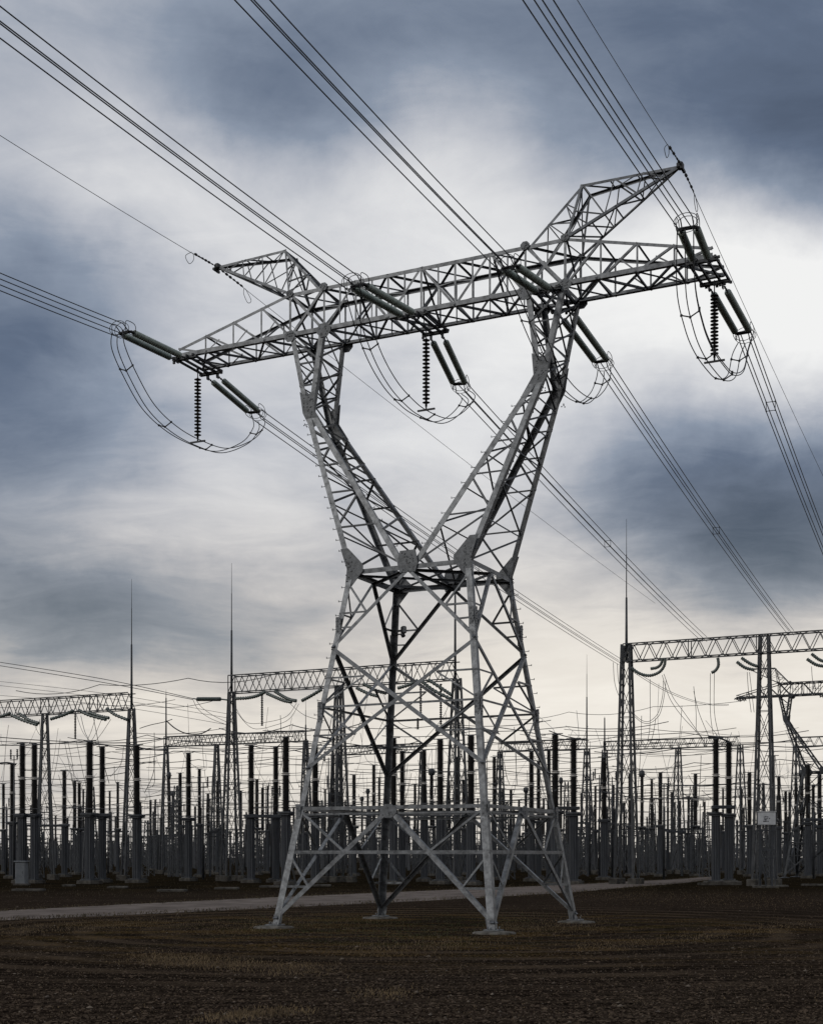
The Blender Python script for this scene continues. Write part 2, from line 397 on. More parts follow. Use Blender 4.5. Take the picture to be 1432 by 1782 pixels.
def gpt(u, v): D = CAMH * F / (v - YH); return Vector(((u - 716) / F * D, D, 0))
ROAD = noisy('road_surface', (.085, .071, .063), (.19, .162, .144), .45, .95, 0, .3, detail=9, spec=.0)
road_top = [(-90, 1593), (0, 1587.5), (200, 1577), (400, 1567), (600, 1558), (760, 1551), (900, 1545), (1010, 1540), (1100, 1535), (1180, 1531), (1240, 1526)]
road_bot = [(-90, 1607), (0, 1602), (200, 1593.5), (400, 1584), (600, 1574.5), (760, 1567), (900, 1559), (1010, 1552), (1100, 1544), (1180, 1538), (1240, 1531)]
A = smooth([gpt(*p) for p in road_top], 26); B = smooth([gpt(*p) for p in road_bot], 26)
rb = MB(); vs = []
for a, b_ in zip(A, B):
    for p, z in ((b_ + (b_ - a).normalized() * .5, -.05), (b_, .05), (a.lerp(b_, .5), .07), (a, .05), (a + (a - b_).normalized() * .5, -.05)): vs.append((p.x + random.uniform(-.12, .12), p.y + random.uniform(-.28, .28), z))
fs = []
for i in range(len(A) - 1):
    for k in range(4): fs.append([i * 5 + k, (i + 1) * 5 + k, (i + 1) * 5 + k + 1, i * 5 + k + 1])
rb._add(vs, fs, True); tag(rb.build('road', ROAD), 'pale gravel service road running behind the tower', None, None, 'structure')

# ================================================================== THE TOWER
def lace(mb, P0, P1, Q0, Q1, n, s, nrm, rung=True, start=0, double=False, r=1.0):
    P0, P1, Q0, Q1 = map(Vector, (P0, P1, Q0, Q1))
    ts = [i / n for i in range(n + 1)]
    if r != 1.0:
        w = [r ** i for i in range(n)]; tot = sum(w); ts = [sum(w[:i]) / tot for i in range(n + 1)]
    for i in range(n):
        a0, a1 = P0.lerp(P1, ts[i]), P0.lerp(P1, ts[i + 1]); b0, b1 = Q0.lerp(Q1, ts[i]), Q0.lerp(Q1, ts[i + 1])
        if (i + start) % 2 == 0 or double: mb.ang(a0, b1, s, nrm)
        if (i + start) % 2 == 1 or double: mb.ang(b0, a1, s, nrm, flip=True)
        if rung and i > 0: mb.ang(a0, b0, s * .85, nrm)
def pt_leg(sx, sy, z):
    t = z / Z2; return Vector((sx * (BX0 + (BX2 - BX0) * t), sy * (BY0 + (BY2 - BY0) * t), z))
Z1, Z2, Z3, ZB, ZT = 5.05, 15.37, 23.06, 26.6, 28.55
BX0, BY0, BX2, BY2, BX3, BY3, YC = 5.07, 5.05, 2.88, 2.32, 5.54, 1.12, 1.02
XO, XI, XE = 6.55, 4.80, 12.65

def gusset(mb, c, n, u, w, h, cut=.3, bolts=0):
    pts = [(-w * cut, -h), (w * cut, -h), (w, -h * .25), (w, h * .35), (w * cut, h), (-w * cut, h), (-w, h * .35), (-w, -h * .25)]
    mb.plate(c, pts, n, u, .034)
    n = Vector(n).normalized(); u = Vector(u); u = (u - n * u.dot(n)).normalized(); wv = n.cross(u)
    for _ in range(bolts):
        p = Vector(c) + u * random.uniform(-w, w) * .75 + wv * random.uniform(-h, h) * .7
        for s in (-1, 1): mb.bar(p + n * s * .012, p + n * s * .045, .045, .045)

def make_tower():
    root = empty('transmission_tower')
    faces = [((-1, -1), (1, -1), (0, -1, 0)), ((1, -1), (1, 1), (1, 0, 0)), ((1, 1), (-1, 1), (0, 1, 0)), ((-1, 1), (-1, -1), (-1, 0, 0))]
    # legs
    for sx in (-1, 1):
        for sy in (-1, 1):
            mb = MB(); p0, p1, p2 = pt_leg(sx, sy, .12), pt_leg(sx, sy, Z1), pt_leg(sx, sy, Z2 + .2)
            mb.corner(p0, p1, .30, (-sx, 0, 0), (0, -sy, 0), .035)
            mb.corner(p1 + Vector((sx * .004, sy * .004, -.3)), p2, .25, (-sx, 0, 0), (0, -sy, 0), .03)
            for z in (Z1 - .25, 9.2, 12.9):                      # splice plates with bolt heads
                c = pt_leg(sx, sy, z)
                mb.box(c + Vector((-sx * .13, sy * .022, 0)), (.22, .02, .9)); mb.box(c + Vector((sx * .022, -sy * .13, 0)), (.02, .22, .9))
                for k in range(8):
                    zz = -.38 + k * .108
                    mb.box(c + Vector((-sx * (.07 + .1 * (k % 2)), sy * .045, zz)), (.04, .03, .04)); mb.box(c + Vector((sx * .045, -sy * (.07 + .1 * (k % 2)), zz)), (.03, .04, .04))
            leg = mb.build('leg', GALV, root)
            b = MB(); b.box((sx * (BX0 - .1), sy * (BY0 - .1), .135), (.62, .62, .05)); 
            for k in range(8):
                th = k * math.pi / 4; b.tube([(sx * (BX0 - .1) + .24 * math.cos(th), sy * (BY0 - .1) + .24 * math.sin(th), z) for z in (.15, .27)], .022, 6)
            for dx, dy in ((1, 0), (0, 1)):
                b.plate((sx * (BX0 - .12) + dx * -sx * .12, sy * (BY0 - .12) + dy * -sy * .12, .36), [(-.22, -.2), (.22, -.2), (.12, .3), (-.12, .3)], (dy, dx, 0), (dx, dy, 0), .02)
            b.build('base_plate', PLATE, leg)
            f = MB(); f.lathe([(.88, -.2), (.87, .03), (.80, .07), (.5, .10), (.05, .11)], 11, (sx * (BX0 - .05), sy * (BY0 - .05), 0)); f.build('concrete_footing', PADC, root)
    # climbing pegs up the outer edges
    def peg_mesh():
        m = MB(); m.tube([(0, 0, 0), (.17, 0, 0)], .014, 5); m.tube([(.165, 0, -.025), (.165, 0, .06)], .016, 5); return m.mesh('step_bolt', GALV)
    PM = peg_mesh()
    def peg(parent, p, ang_):
        o = bpy.data.objects.new('step_bolt', PM); COL.objects.link(o); o.parent = parent; o.location = p; o.rotation_euler = (0, 0, ang_)
    for sx, sy in ((-1, -1), (1, 1)):
        for i in range(15):
            z = 6.0 + i * .62; p = pt_leg(sx, sy, z); peg(root, p + Vector((0, -sy * .03, 0)), 0 if sx > 0 else math.pi)
    # bracing of the four body faces
    for (a, b, n) in faces:
        A_ = lambda z, a=a: pt_leg(a[0], a[1], z); B_ = lambda z, b=b: pt_leg(b[0], b[1], z)
        M_ = lambda z: (A_(z) + B_(z)) / 2
        ZV, ZL = 12.0, 6.75
        def part(name, segs, s, m=GALV):
            for p, q, fl in segs:
                mb = MB(); mb.ang(p, q, s, n, flip=fl); mb.build(name, m, root)
        part('diagonal_brace', [(A_(.35), M_(Z1 - .08), False), (B_(.35), M_(Z1 - .08), True)], .19)
        part('diagonal_brace', [(A_(ZL), B_(ZV), False), (B_(ZL), A_(ZV), True)], .15)
        part('diagonal_brace', [(A_(ZV), M_(Z2 - .15), False), (B_(ZV), M_(Z2 - .15), True)], .14)
        mb = MB(); mb.ang(A_(Z1), B_(Z1), .15, n); mb.ang(A_(Z1 - .24) - Vector(n) * .03, B_(Z1 - .24) - Vector(n) * .03, .08, n); mb.build('horizontal_beam', GALV, root)
        mb = MB(); mb.ang(A_(3.2), B_(3.2), .14, n); mb.build('horizontal_beam', GALV, root)
        mb = MB(); mb.ang(A_(Z2 - .05), B_(Z2 - .05), .2, n); mb.build('waist_beam', GALV, root)
        def red(p, q, s_, n_):
            mb = MB(); mb.ang(p, q, s_, n_); mb.build('redundant_brace', GALV, root)
        zx = (ZL + ZV) / 2 + .05; red(A_(zx), B_(zx), .09, n)
        D1 = lambda z, P: P(.35).lerp(M_(Z1 - .08), (z - .35) / (Z1 - .43))
        for P in (A_, B_):
            red(P(1.75), D1(1.75, P), .09, n); red(P(3.2), D1(1.75, P), .08, n); red(P(Z1), D1(3.2, P), .09, n)
        C_ = (A_(ZL) + B_(ZL) + A_(ZV) + B_(ZV)) / 4
        for P in (A_, B_):
            lo, hi = P(ZL).lerp(C_, .55), P(ZV).lerp(C_, .5)
            red(P(zx), lo, .075, n); red(P(lo.z), lo, .075, n); red(P(hi.z), hi, .075, n); red(P(zx), hi, .07, n)
            v = P(ZV).lerp(M_(Z2), .45); red(P(v.z), v, .08, n); red(P(Z2 - .4), v, .075, n); red(P(12.9), P(ZV).lerp(M_(Z2), .26), .07, n)
        g_ = MB(); gusset(g_, M_(Z1 - .15) + Vector(n) * .03, n, (B_(0) - A_(0)), .38, .28, .4, 6); g_.build('gusset_plate', PLATE, root)
    # horizontal plan frames inside the body
    for z, s in ((Z1 - .1, .06), (Z2 - .1, .12)):
        mb = MB()
        mids = [(pt_leg(*f[0], z) + pt_leg(*f[1], z)) / 2 for f in faces]
        for i in range(4): mb.ang(mids[i], mids[(i + 1) % 4], s, (0, 0, 1))
        if z > 10:
            mb.ang(mids[0], mids[2], s, (0, 0, 1)); mb.ang(pt_leg(-1, -1, z), pt_leg(1, 1, z), s * .8, (0, 0, 1)); mb.ang(pt_leg(1, -1, z), pt_leg(-1, 1, z), s * .8, (0, 0, -1))
        mb.build('plan_bracing', GALVD, root)
    # waist gussets
    for sy in (-1, 1):
        for sx in (-1, 0, 1):
            c = Vector((sx * BX2, sy * (BY2 + .045), Z2 + .1)); m = MB()
            wp = [(.12, -.8), (.03, 0), (.34, .9), (-.02, .9), (-.75, .14), (-.75, -.14), (-.15, -.8)]
            if sx < 0: wp = [(-x, y) for x, y in wp][::-1]
            if sx: m.plate(c, wp, (0, -1, 0), (1, 0, 0), .034)
            else: m.plate(c, [(-.36, -.38), (.36, -.38), (.48, .0), (.36, .55), (-.36, .55), (-.48, .0)], (0, -1, 0), (1, 0, 0), .034)
            for k in range(22):
                p = c + Vector((random.uniform(-.1, .3) * -(sx or random.choice((-1, 1))), 0, random.uniform(-.4, .5))); m.box(p + Vector((0, sy * .03, 0)), (.04, .03, .04))
            m.build('gusset_plate', PLATE, root)
    # the two arms of the fork
    for sx in (-1, 1):
        ch = {}
        for sy in (-1, 1):
            o0, i0 = Vector((sx * BX2, sy * BY2, Z2)), Vector((sx * .12, sy * BY2, Z2))
            ko, ki = Vector((sx * (BX3 + .20), sy * BY3, Z3)), Vector((sx * (BX3 - .24), sy * BY3, Z3))
            to, ti = Vector((sx * XO, sy * YC, ZB)), Vector((sx * XI, sy * YC, ZB))
            ch[sy] = (o0, i0, ko, ki, to, ti)
            for k, (p, q, s, ax) in enumerate(((o0, ko, .24, -sx), (i0, ki, .24, sx), (ko, to, .22, -sx), (ki, ti, .24, sx))):
                mb = MB(); mb.corner(p, q, s, (ax, 0, 0), (0, -sy, 0), .03); mb.build('arm_chord', GALV, root)
            m = MB(); kc = (ko + ki) / 2 + Vector((0, sy * .04, 0))
            kp = [(-.82, -.80), (-.55, -.66), (-.12, -.84), (.28, -.1), (.44, .9), (.12, .66), (-.38, .9), (-.30, 0)]
            if sx < 0: kp = [(-x, y) for x, y in kp][::-1]
            m.plate(kc, kp, (0, -1, 0), (1, 0, 0), .036)
            for k in range(26): m.box(kc + Vector((random.uniform(-.26, .26), sy * .03, random.uniform(-.8, .9))), (.045, .03, .045))
            m.build('gusset_plate', PLATE, root)
        for sy in (-1, 1):
            o0, i0, ko, ki, to, ti = ch[sy]
            mb = MB(); n = (0, sy, 0)
            lace(mb, i0, i0.lerp(ki, .9), o0, o0.lerp(ko, .9), 5, .085, n, True, 1 if sy > 0 else 0, False, .8)
            mb.build('arm_lacing', GALVD, root); mb = MB()
            lace(mb, ki.lerp(ti, .12), ti, ko.lerp(to, .12), to, 3, .08, n, True, 0, False, 1.3)
            mb.build('arm_lacing', GALVD, root)
        for k, (nx, idx) in enumerate(((sx, (0, 2, 4)), (-sx, (1, 3, 5)))):
            mb = MB(); f_, b_ = ch[-1], ch[1]; n = (nx, 0, -.3 if k else .2)
            lace(mb, f_[idx[0]], f_[idx[1]], b_[idx[0]], b_[idx[1]], 6, .08, n, True, k, k == 0 and False, .88)
            mb.build('arm_lacing', GALVD, root); mb = MB()
            lace(mb, f_[idx[1]], f_[idx[2]], b_[idx[1]], b_[idx[2]], 3, .075, n, True, k, True)
            mb.build('arm_lacing', GALVD, root)
        for i in range(14):
            t = .06 + i * .066; o0, ko = ch[-1][0], ch[-1][2]; p = o0.lerp(ko, t); peg(root, p, 0 if sx > 0 else math.pi)
        for i in range(10):
            t = .12 + i * .08; o0, ko = ch[-1][1], ch[-1][3]; peg(root, o0.lerp(ko, t), math.pi if sx > 0 else 0)
    # crossarm
    for sy in (-1, 1):
        for (p, q, s, dz, nm) in (((-XE, ZB), (XE, ZB), .19, 1, 'crossarm_chord'),):
            mb = MB(); mb.corner((p[0], sy * YC, p[1]), (q[0], sy * YC, q[1]), s, (0, -sy, 0), (0, 0, 1), .028); mb.build(nm, GALV, root)
        mb = MB(); mb.corner((-XO, sy * YC, ZT), (XO, sy * YC, ZT), .16, (0, -sy, 0), (0, 0, -1), .025); mb.build('crossarm_chord', GALV, root)
        for sx in (-1, 1):
            mb = MB(); mb.corner((sx * XO, sy * YC, ZT), (sx * XE, sy * YC * .97, ZB + .42), .12, (0, -sy, 0), (0, 0, -1), .02); mb.build('crossarm_chord', GALV, root)
        n = (0, sy, 0); mb = MB()
        xs_ = [-XI + 2 * XI * i / 6 for i in range(7)]
        for i in range(7):
            mb.ang((xs_[i], sy * YC, ZB), (xs_[i], sy * YC, ZT), .09, n)
        for i in range(6):
            x0, x1 = xs_[i], xs_[i + 1]; xm = (x0 + x1) / 2
            if (i % 2 == 0): mb.ang((x0, sy * YC, ZB), (x1, sy * YC, ZT), .1, n)
            else: mb.ang((x0, sy * YC, ZT), (x1, sy * YC, ZB), .1, n)
            mb.ang((xm, sy * YC, ZB if i % 2 else ZT), (xm, sy * YC, (ZB + ZT) / 2), .06, n)
            mb.ang((xm, sy * YC, ZT if i % 2 else ZB), (xm, sy * YC, (ZB + ZT) / 2), .05, n)
            mb.ang((x0 if i % 2 == 0 else x1, sy * YC, (ZB + ZT) / 2 + .1), (xm, sy * YC, (ZB + ZT) / 2), .05, n)
        for sx in (-1, 1):
            mb.ang((sx * XO, sy * YC, ZB), (sx * XO, sy * YC, ZT), .11, n)
            mb.ang((sx * XI, sy * YC, ZB), (sx * XO, sy * YC, ZT), .12, n); mb.ang((sx * XO, sy * YC, ZB), (sx * XI, sy * YC, ZT), .12, n, flip=True)
            xt = [XO + (XE - XO) * k / 4 for k in range(5)]
            zt = [ZT + (ZB + .42 - ZT) * k / 4 for k in range(5)]
            for k in range(4):
                if k: mb.ang((sx * xt[k], sy * YC, ZB), (sx * xt[k], sy * YC, zt[k]), .08, n)
                mb.ang((sx * xt[k], sy * YC, ZB), (sx * xt[k + 1], sy * YC, zt[k + 1]), .09, n, flip=True)
                xm = (xt[k] + xt[k + 1]) / 2
                if k < 3: mb.ang((sx * xt[k + 1], sy * YC, ZB), ((sx * xm), sy * YC, (ZB + zt[k] * .5 + zt[k + 1] * .5) / 2), .055, n)
        mb.build('crossarm_lacing', GALV, root)
    for zz, n in ((ZB, (0, 0, -1)), (ZT, (0, 0, 1))):
        mb = MB()
        lim = XE if zz == ZB else XO
        cnt = 16 if zz == ZB else 8
        for i in range(cnt):
            x0 = -lim + 2 * lim * i / cnt; x1 = -lim + 2 * lim * (i + 1) / cnt
            mb.ang((x0, -YC if i % 2 else YC, zz), (x1, YC if i % 2 else -YC, zz), .085, n); mb.ang((x0, -YC, zz), (x0, YC, zz), .075, n)
            if i % 2 == 0: mb.ang((x0, -YC, zz), (x1, YC, zz), .07, n, flip=True)
        mb.build('crossarm_lacing', GALVD, root)
    mb = MB()
    for i in range(9):                                                       # cross frames inside the box
        x = -XO + 2 * XO * i / 8; mb.ang((x, -YC, ZB), (x, YC, ZT), .07, (1, 0, 0)); 
        if i % 2 == 0: mb.ang((x, YC, ZB), (x, -YC, ZT), .07, (-1, 0, 0))
    for sx in (-1, 1):
        for k in range(1, 4):
            x = XO + (XE - XO) * k / 4; z = ZT + (ZB + .42 - ZT) * k / 4
            mb.ang((sx * x, -YC, z), (sx * x, YC, z), .06, (0, 0, 1)); mb.ang((sx * x, -YC, ZB), (sx * x, YC, z), .055, (1, 0, 0))
    mb.build('crossarm_lacing', GALVD, root)
    for sx in (-1, 1):
        for sy in (-1, 1):
            for x, z, w in ((XO, ZB, .28), (XI, ZB, .36), (XO, ZT, .18), (XI, ZT, .2)):
                m = MB(); gusset(m, (sx * x, sy * (YC + .035), z), (0, sy, 0), (1, 0, 0), w, w * .85, .45, 12); m.build('gusset_plate', PLATE, root)
    # hanger frames where the insulators attach
    for x in (-XE + .4, -.3, 5.8, XE - .4):
        m = MB()
        for dx in (-.55, -.2, .2, .55): m.bar((x + dx, -YC - .25, ZB - .06), (x + dx, YC + .25, ZB - .06), .08, .1)
        for y in (-YC - .1, YC + .1): m.bar((x - .62, y, ZB - .13), (x + .62, y, ZB - .13), .18, .12); 
        for dx in (-.28, .28):
            for y in (-YC - .25, YC + .25): m.plate((x + dx, y, ZB - .2), [(-.09, -.16), (.09, -.16), (.12, .12), (-.12, .12)], (1, 0, 0), (0, 1, 0), .04)
        for k in range(20): m.box((x + random.uniform(-.7, .7), random.choice((-1, 1)) * (YC + random.uniform(0, .2)), ZB - random.uniform(.05, .25)), (.1, .08, .1))
        m.build('hanger_frame', IRON, root)
    # earth wire peaks
    XP, ZP, XT, ZTIP = 7.14, 30.85, 11.1, 31.0
    for sx in (-1, 1):
        tip = Vector((sx * XT, 0, ZTIP)); chords = MB(); lac = MB()
        for sy in (-1, 1):
            apx = Vector((sx * XP, sy * .52, ZP)); n1 = Vector((sx * 6.67, sy * 1.0, ZT)); n2 = Vector((sx * 5.03, sy * 1.0, ZT))
            tp = tip + Vector((0, sy * .05, 0))
            chords.corner(apx, tp, .11, (0, -sy, 0), (0, 0, -1)); chords.corner(n1, tp - Vector((0, 0, .08)), .11, (0, -sy, 0), (0, 0, 1)); chords.corner(n2, apx, .11, (0, -sy, 0), (0, 0, -1)); chords.corner(n1, apx, .09, (0, -sy, 0), (-sx, 0, 0))
            n = (0, sy, 0)
            for t0, t1 in ((.0, .33), (.33, .62), (.62, .85)):
                lac.ang(n1.lerp(tp, t1), apx.lerp(tp, t0), .06, n)
                lac.ang(n1.lerp(tp, t1), apx.lerp(tp, t1), .05, n)
            lac.ang(n1.lerp(tp, .33), apx.lerp(n1, .5), .05, n)
            for t in (.35, .68):
                lac.ang(n2.lerp(apx, t), n1.lerp(apx, t * .8), .055, n); lac.ang(n2.lerp(apx, t), n1.lerp(apx, max(0, t - .4)), .05, n)
        A1, A2 = Vector((sx * XP, -.52, ZP)), Vector((sx * XP, .52, ZP)); T1, T2 = tip + Vector((0, -.05, 0)), tip + Vector((0, .05, 0))
        lace(lac, A1, A1.lerp(T1, .85), A2, A2.lerp(T2, .85), 3, .05, (0, 0, 1), True)
        B1, B2 = Vector((sx * 6.67, -1, ZT)), Vector((sx * 6.67, 1, ZT)); lace(lac, B1, B1.lerp(T1, .85), B2, B2.lerp(T2, .85), 4, .055, (0, 0, -1), True)
        C1, C2 = Vector((sx * 5.03, -1, ZT)), Vector((sx * 5.03, 1, ZT)); lace(lac, C1, A1, C2, A2, 3, .055, (-sx, 0, .5), True, 1)
        lac.ang(A1, A2, .06, (0, 0, 1)); lac.ang(A1, B2, .05, (sx, 0, 0)); lac.ang(A2, B1, .05, (-sx, 0, 0))
        pk = chords.build('earth_wire_peak', GALV, root); lac.build('peak_lacing', GALVD, pk)
        m = MB(); m.bevel_box(tip, (.26, .34, .26), .05); m.box(tip + Vector((sx * .1, 0, -.16)), (.1, .5, .1)); m.build('tip_bracket', IRON, pk)
    return root
tower = make_tower()
tower.location = (TX, TD, 0); tower.rotation_euler = (0, 0, -TH)
tag(tower, 'large grey lattice pylon with forked arms standing in the bare field in front', 'pylon', 'lattice pylons')
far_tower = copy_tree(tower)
def darken(o):                                                                # backlit silhouette of the far pylon, put into its colour
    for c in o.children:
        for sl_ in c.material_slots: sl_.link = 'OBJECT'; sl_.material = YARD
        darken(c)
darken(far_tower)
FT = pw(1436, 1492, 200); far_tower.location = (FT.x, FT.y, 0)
tag(far_tower, 'distant lattice pylon behind the right gantry, cut by the right edge', 'pylon', 'lattice pylons')

# flood lamp clamped to the rear leg
p = L(*pt_leg(-1, 1, 13.5)); fl = empty('flood_lamp', p)
m = MB(); m.bar((0, -.1, -.15), (.42, -.2, -.12), .06); m.bar((0, -.1, .05), (.4, -.22, .06), .04); m.build('bracket', IRON, fl)
m = MB(); m.bevel_box((.48, -.28, .06), (.22, .26, .34), .04, .4); m.tube([(.42, -.25, -.12), (.48, -.3, -.25)], .1, 8); m.build('housing', IRON, fl)
m = MB(); m.box((.53, -.41, .06), (.16, .02, .26), .4); m.build('lens', LAMPG, fl)
tag(fl, 'small dark flood lamp clamped to the rear leg of the pylon', 'lamp')

# ================================================================== INSULATORS, JUMPERS, CONDUCTORS ON THE TOWER
def string_mesh(length, rs, rc, cnt):
    m = MB(); m.sheds((0, 0, 0), (length, 0, 0), rc, rs, cnt, 12); return m
def tension_set(A, Bp, label, group):
    """pair of disc strings from the hanger frame at A to the yoke at Bp, with links, yoke and rings"""
    A, Bp = Vector(A), Vector(Bp); ax = (Bp - A).normalized(); side = dir_w(1, 0, 0); side = (side - ax * side.dot(ax)).normalized(); up = side.cross(ax)
    if up.z < 0: up = -up
    root = empty('tension_insulator', A); Ln = (Bp - A).length
    def P(a, s, u): return ax * a + side * s + up * u
    for s in (-.29, .29):
        m = MB(); m.tube([P(0, s, 0), P(.55, s, -.02)], .03, 6)
        for k in range(3): m.box(P(.1 + .17 * k, s, -.01), (.07, .07, .08))
        m.build('link', IRON, root)
        m = MB(); m.sheds(P(.5, s, 0), P(Ln - .55, s, 0), 0.075, .150, 24, 12); st = m.build('insulator_string', GLASS, root)
        c = MB(); c.tube([P(Ln - .56, s, 0), P(Ln - .38, s, 0)], .07, 8); c.build('end_cap', IRON, st)
    m = MB(); m.prism(P(Ln - .42, 0, -.02), P(Ln - .42, 0, .02), [(-.04, -.42), (-.04, .42), (.22, .28), (.22, -.28)], ax, side)
    for s in (-.22, .22):
        for u in (-.22, .22): m.tube([P(Ln - .3, s, 0), P(Ln + .05, s, u)], .025, 5)
    m.build('yoke_plate', IRON, root)
    for s in (-.42, .42):                                                     # racket shaped grading rings
        pts = []
        for k in range(17):
            th = 2 * math.pi * k / 16; x = .40 * math.cos(th); y = .30 * math.sin(th) * (1 + .15 * s)
            pts.append(P(Ln - .25 + (abs(x / .4) ** .6) * math.copysign(.36, x), s * .9, .10 + (abs(y / .3) ** .6) * math.copysign(.27, y)))
        m = MB(); m.tube(pts, .016, 6, cap=False); m.tube([P(Ln - .42, s * .6, 0), pts[8]], .018, 5); m.build('grading_ring', IRON, root)
    m = MB()
    for k in range(2):
        pts = [P(Ln - .1 + .28 * k, (.40 + .05 * k) * math.cos(t * math.pi / 8), .05 + .30 * math.sin(t * math.pi / 8)) for t in range(17)]
        m.tube(pts, .014, 5, cap=False)
    m.build('grading_ring', IRON, root)
    return tag(root, label, 'insulator', group)

PH = [  # name, x at tower, y of front live end, front end x, z ; back live end (x, y, z); far end
    dict(n='left tip', x=-12.25, fx=-12.45, fy=-5.7, fz=26.25, bx=-12.6, by=5.9, bz=25.9),
    dict(n='middle', x=-.3, fx=-.45, fy=-6.4, fz=25.9, bx=-1.35, by=6.4, bz=25.85),
    dict(n='right arm', x=5.8, fx=5.75, fy=-5.6, fz=25.8, bx=5.75, by=6.7, bz=25.95),
    dict(n='right tip', x=12.3, fx=12.6, fy=-4.9, fz=26.3, bx=12.45, by=5.9, bz=25.9),
]
FRONT_EDGE = [(0, 490), (0, 38), (440, 0), (937, 0)]
BACK_END = [((1080, 1153), 149.), ((1226, 1113), 140.), ((1377, 1102), 133.), ((1432, 926), 90.)]
where = ['left tip of the crossarm', 'middle of the crossarm', 'right fork arm', 'right tip of the crossarm']
for i, ph in enumerate(PH):
    Af = L(ph['x'], -YC - .3, ZB - .25); Ab = L(ph['x'], YC + .3, ZB - .25)
    Ef = L(ph['fx'], ph['fy'], ph['fz']); Eb = L(ph['bx'], ph['by'], ph['bz'])
    tension_set(Af, Ef, 'pair of green disc strings pulled towards the camera from the ' + where[i], 'tension insulators on the pylon')
    tension_set(Ab, Eb, 'pair of green disc strings sloping away behind the ' + where[i], 'tension insulators on the pylon')
    # conductors, four to a bundle
    u, v = FRONT_EDGE[i]; edge = on_x(u, v, ph['fx']); ex, ey, ez = loc_of(edge)
    slope = (ez - ph['fz']) / (ey - ph['fy'])
    be, bd = BACK_END[i]; far = pw(be[0], be[1], bd); 
    for dx in (-.23, .23):
        for dz in (-.23, .23):
            pts = []
            for k in range(31):
                y = ph['fy'] - .1 - (120 - abs(ph['fy'])) * (k / 30) ** 1.2
                dd = abs(y - ph['fy']); ee = abs(ey - ph['fy'])
                z = ph['fz'] + slope * (y - ph['fy']) + .0009 * dd * (dd - ee)
                pts.append(L(ph['fx'] + dx, y, z + dz))
            wire('conductor_wire', pts, .021, 'black bundle conductor rising over the camera from the ' + where[i], 'power line', 'front conductors at the ' + where[i])
            p0 = L(ph['bx'] + dx, ph['by'] + .1, ph['bz'] + dz); p1 = far + dir_w(dx, 0, dz)
            if i == 3: p1 = p0 + (p1 - p0) * 1.75 - Vector((0, 0, .5))
            wire('conductor_wire', sagged(p0, p1, .35), .024, 'thin bundle conductor running back to the gantry from the ' + where[i], 'power line', 'rear conductors at the ' + where[i])
    # spacers on the bundles
    for t in ((.42,) if i != 3 else (.25,)):
        q0 = L(ph['bx'], ph['by'], ph['bz']); q1 = far; c = q0.lerp(q1, t) - Vector((0, 0, .35 * 4 * t * (1 - t)))
        m = MB(); pp = [c + dir_w(a * .22, 0, b * .22) for a, b in ((-1, -1), (1, -1), (1, 1), (-1, 1), (-1, -1))]
        for k in range(4): m.tube([pp[k], pp[k + 1]], .018, 5)
        for k in range(4): m.box(pp[k], (.05, .08, .05))
        tag(m.build('bundle_spacer', IRON, origin=c), 'small square spacer on the rear conductor bundle from the ' + where[i], 'spacer', 'bundle spacers')

# jumper loops under the crossarm (u, v) along their lowest run, from front live end to rear live end
def jumper(i, lowpts, xoff, label, nw=3):
    ph = PH[i]; root = empty('jumper_loop', L(ph['fx'], ph['fy'], ph['fz']))
    O = root.location.copy(); offs = [(-.3, .0), (.0, -.12), (.3, .06), (.3, .16)][:nw]
    curves = []
    for dx, dz in offs:
        pts = [L(ph['fx'] + dx, ph['fy'] - .2, ph['fz'] - .15 + dz)]
        for (y, z) in lowpts: pts.append(L(ph['x'] + xoff + dx * 1.15, y, z + dz))
        pts.append(L(ph['bx'] + dx, ph['by'] + .1, ph['bz'] - .2 + dz))
        cv = smooth(pts, 8); curves.append(cv)
        m = MB(); m.tube([p - O for p in cv], .022, 5); m.build('jumper_wire', WIRE, root)
    n = len(curves[0])
    for t in (.2, .42, .6, .84):
        k = int(t * n); m = MB()
        for a in range(len(curves) - 1): m.tube([curves[a][k] - O, curves[a + 1][k] - O], .028, 5)
        for c in curves: m.box(c[k] - O, (.08, .08, .08))
        m.build('spacer', IRON, root)
    return tag(root, label, 'jumper cable', 'jumper loops under the crossarm')
jumper(0, [(-6.1, 25.3), (-5.27, 24.36), (-3.93, 23.35), (-2.17, 22.85), (-0.14, 22.75), (2.12, 23.0), (4.47, 24.1), (5.5, 25.1)], 0, 'black jumper loop hanging under the left tip of the crossarm')
jumper(1, [(-5.6, 24.9), (-4.31, 23.71), (-2.88, 23.01), (-1.32, 22.7), (0.13, 22.65), (2.4, 22.95), (4.23, 23.8), (5.6, 24.9)], -.3, 'black jumper loop hanging in the open fork below the middle of the crossarm')
jumper(2, [(-3.94, 24.98), (-2.65, 24.29), (-0.6, 23.44), (1.58, 23.14), (3.91, 23.4), (5.62, 24.3), (6.5, 25.2)], 0, 'black jumper loop passing behind the right fork arm')
jumper(3, [(-3.82, 24.39), (-2.67, 23.39), (-1.29, 22.97), (0.66, 22.9), (2.75, 23.1), (4.75, 23.9), (5.7, 25.1)], 0, 'black jumper loop hanging under the right tip of the crossarm', 4)

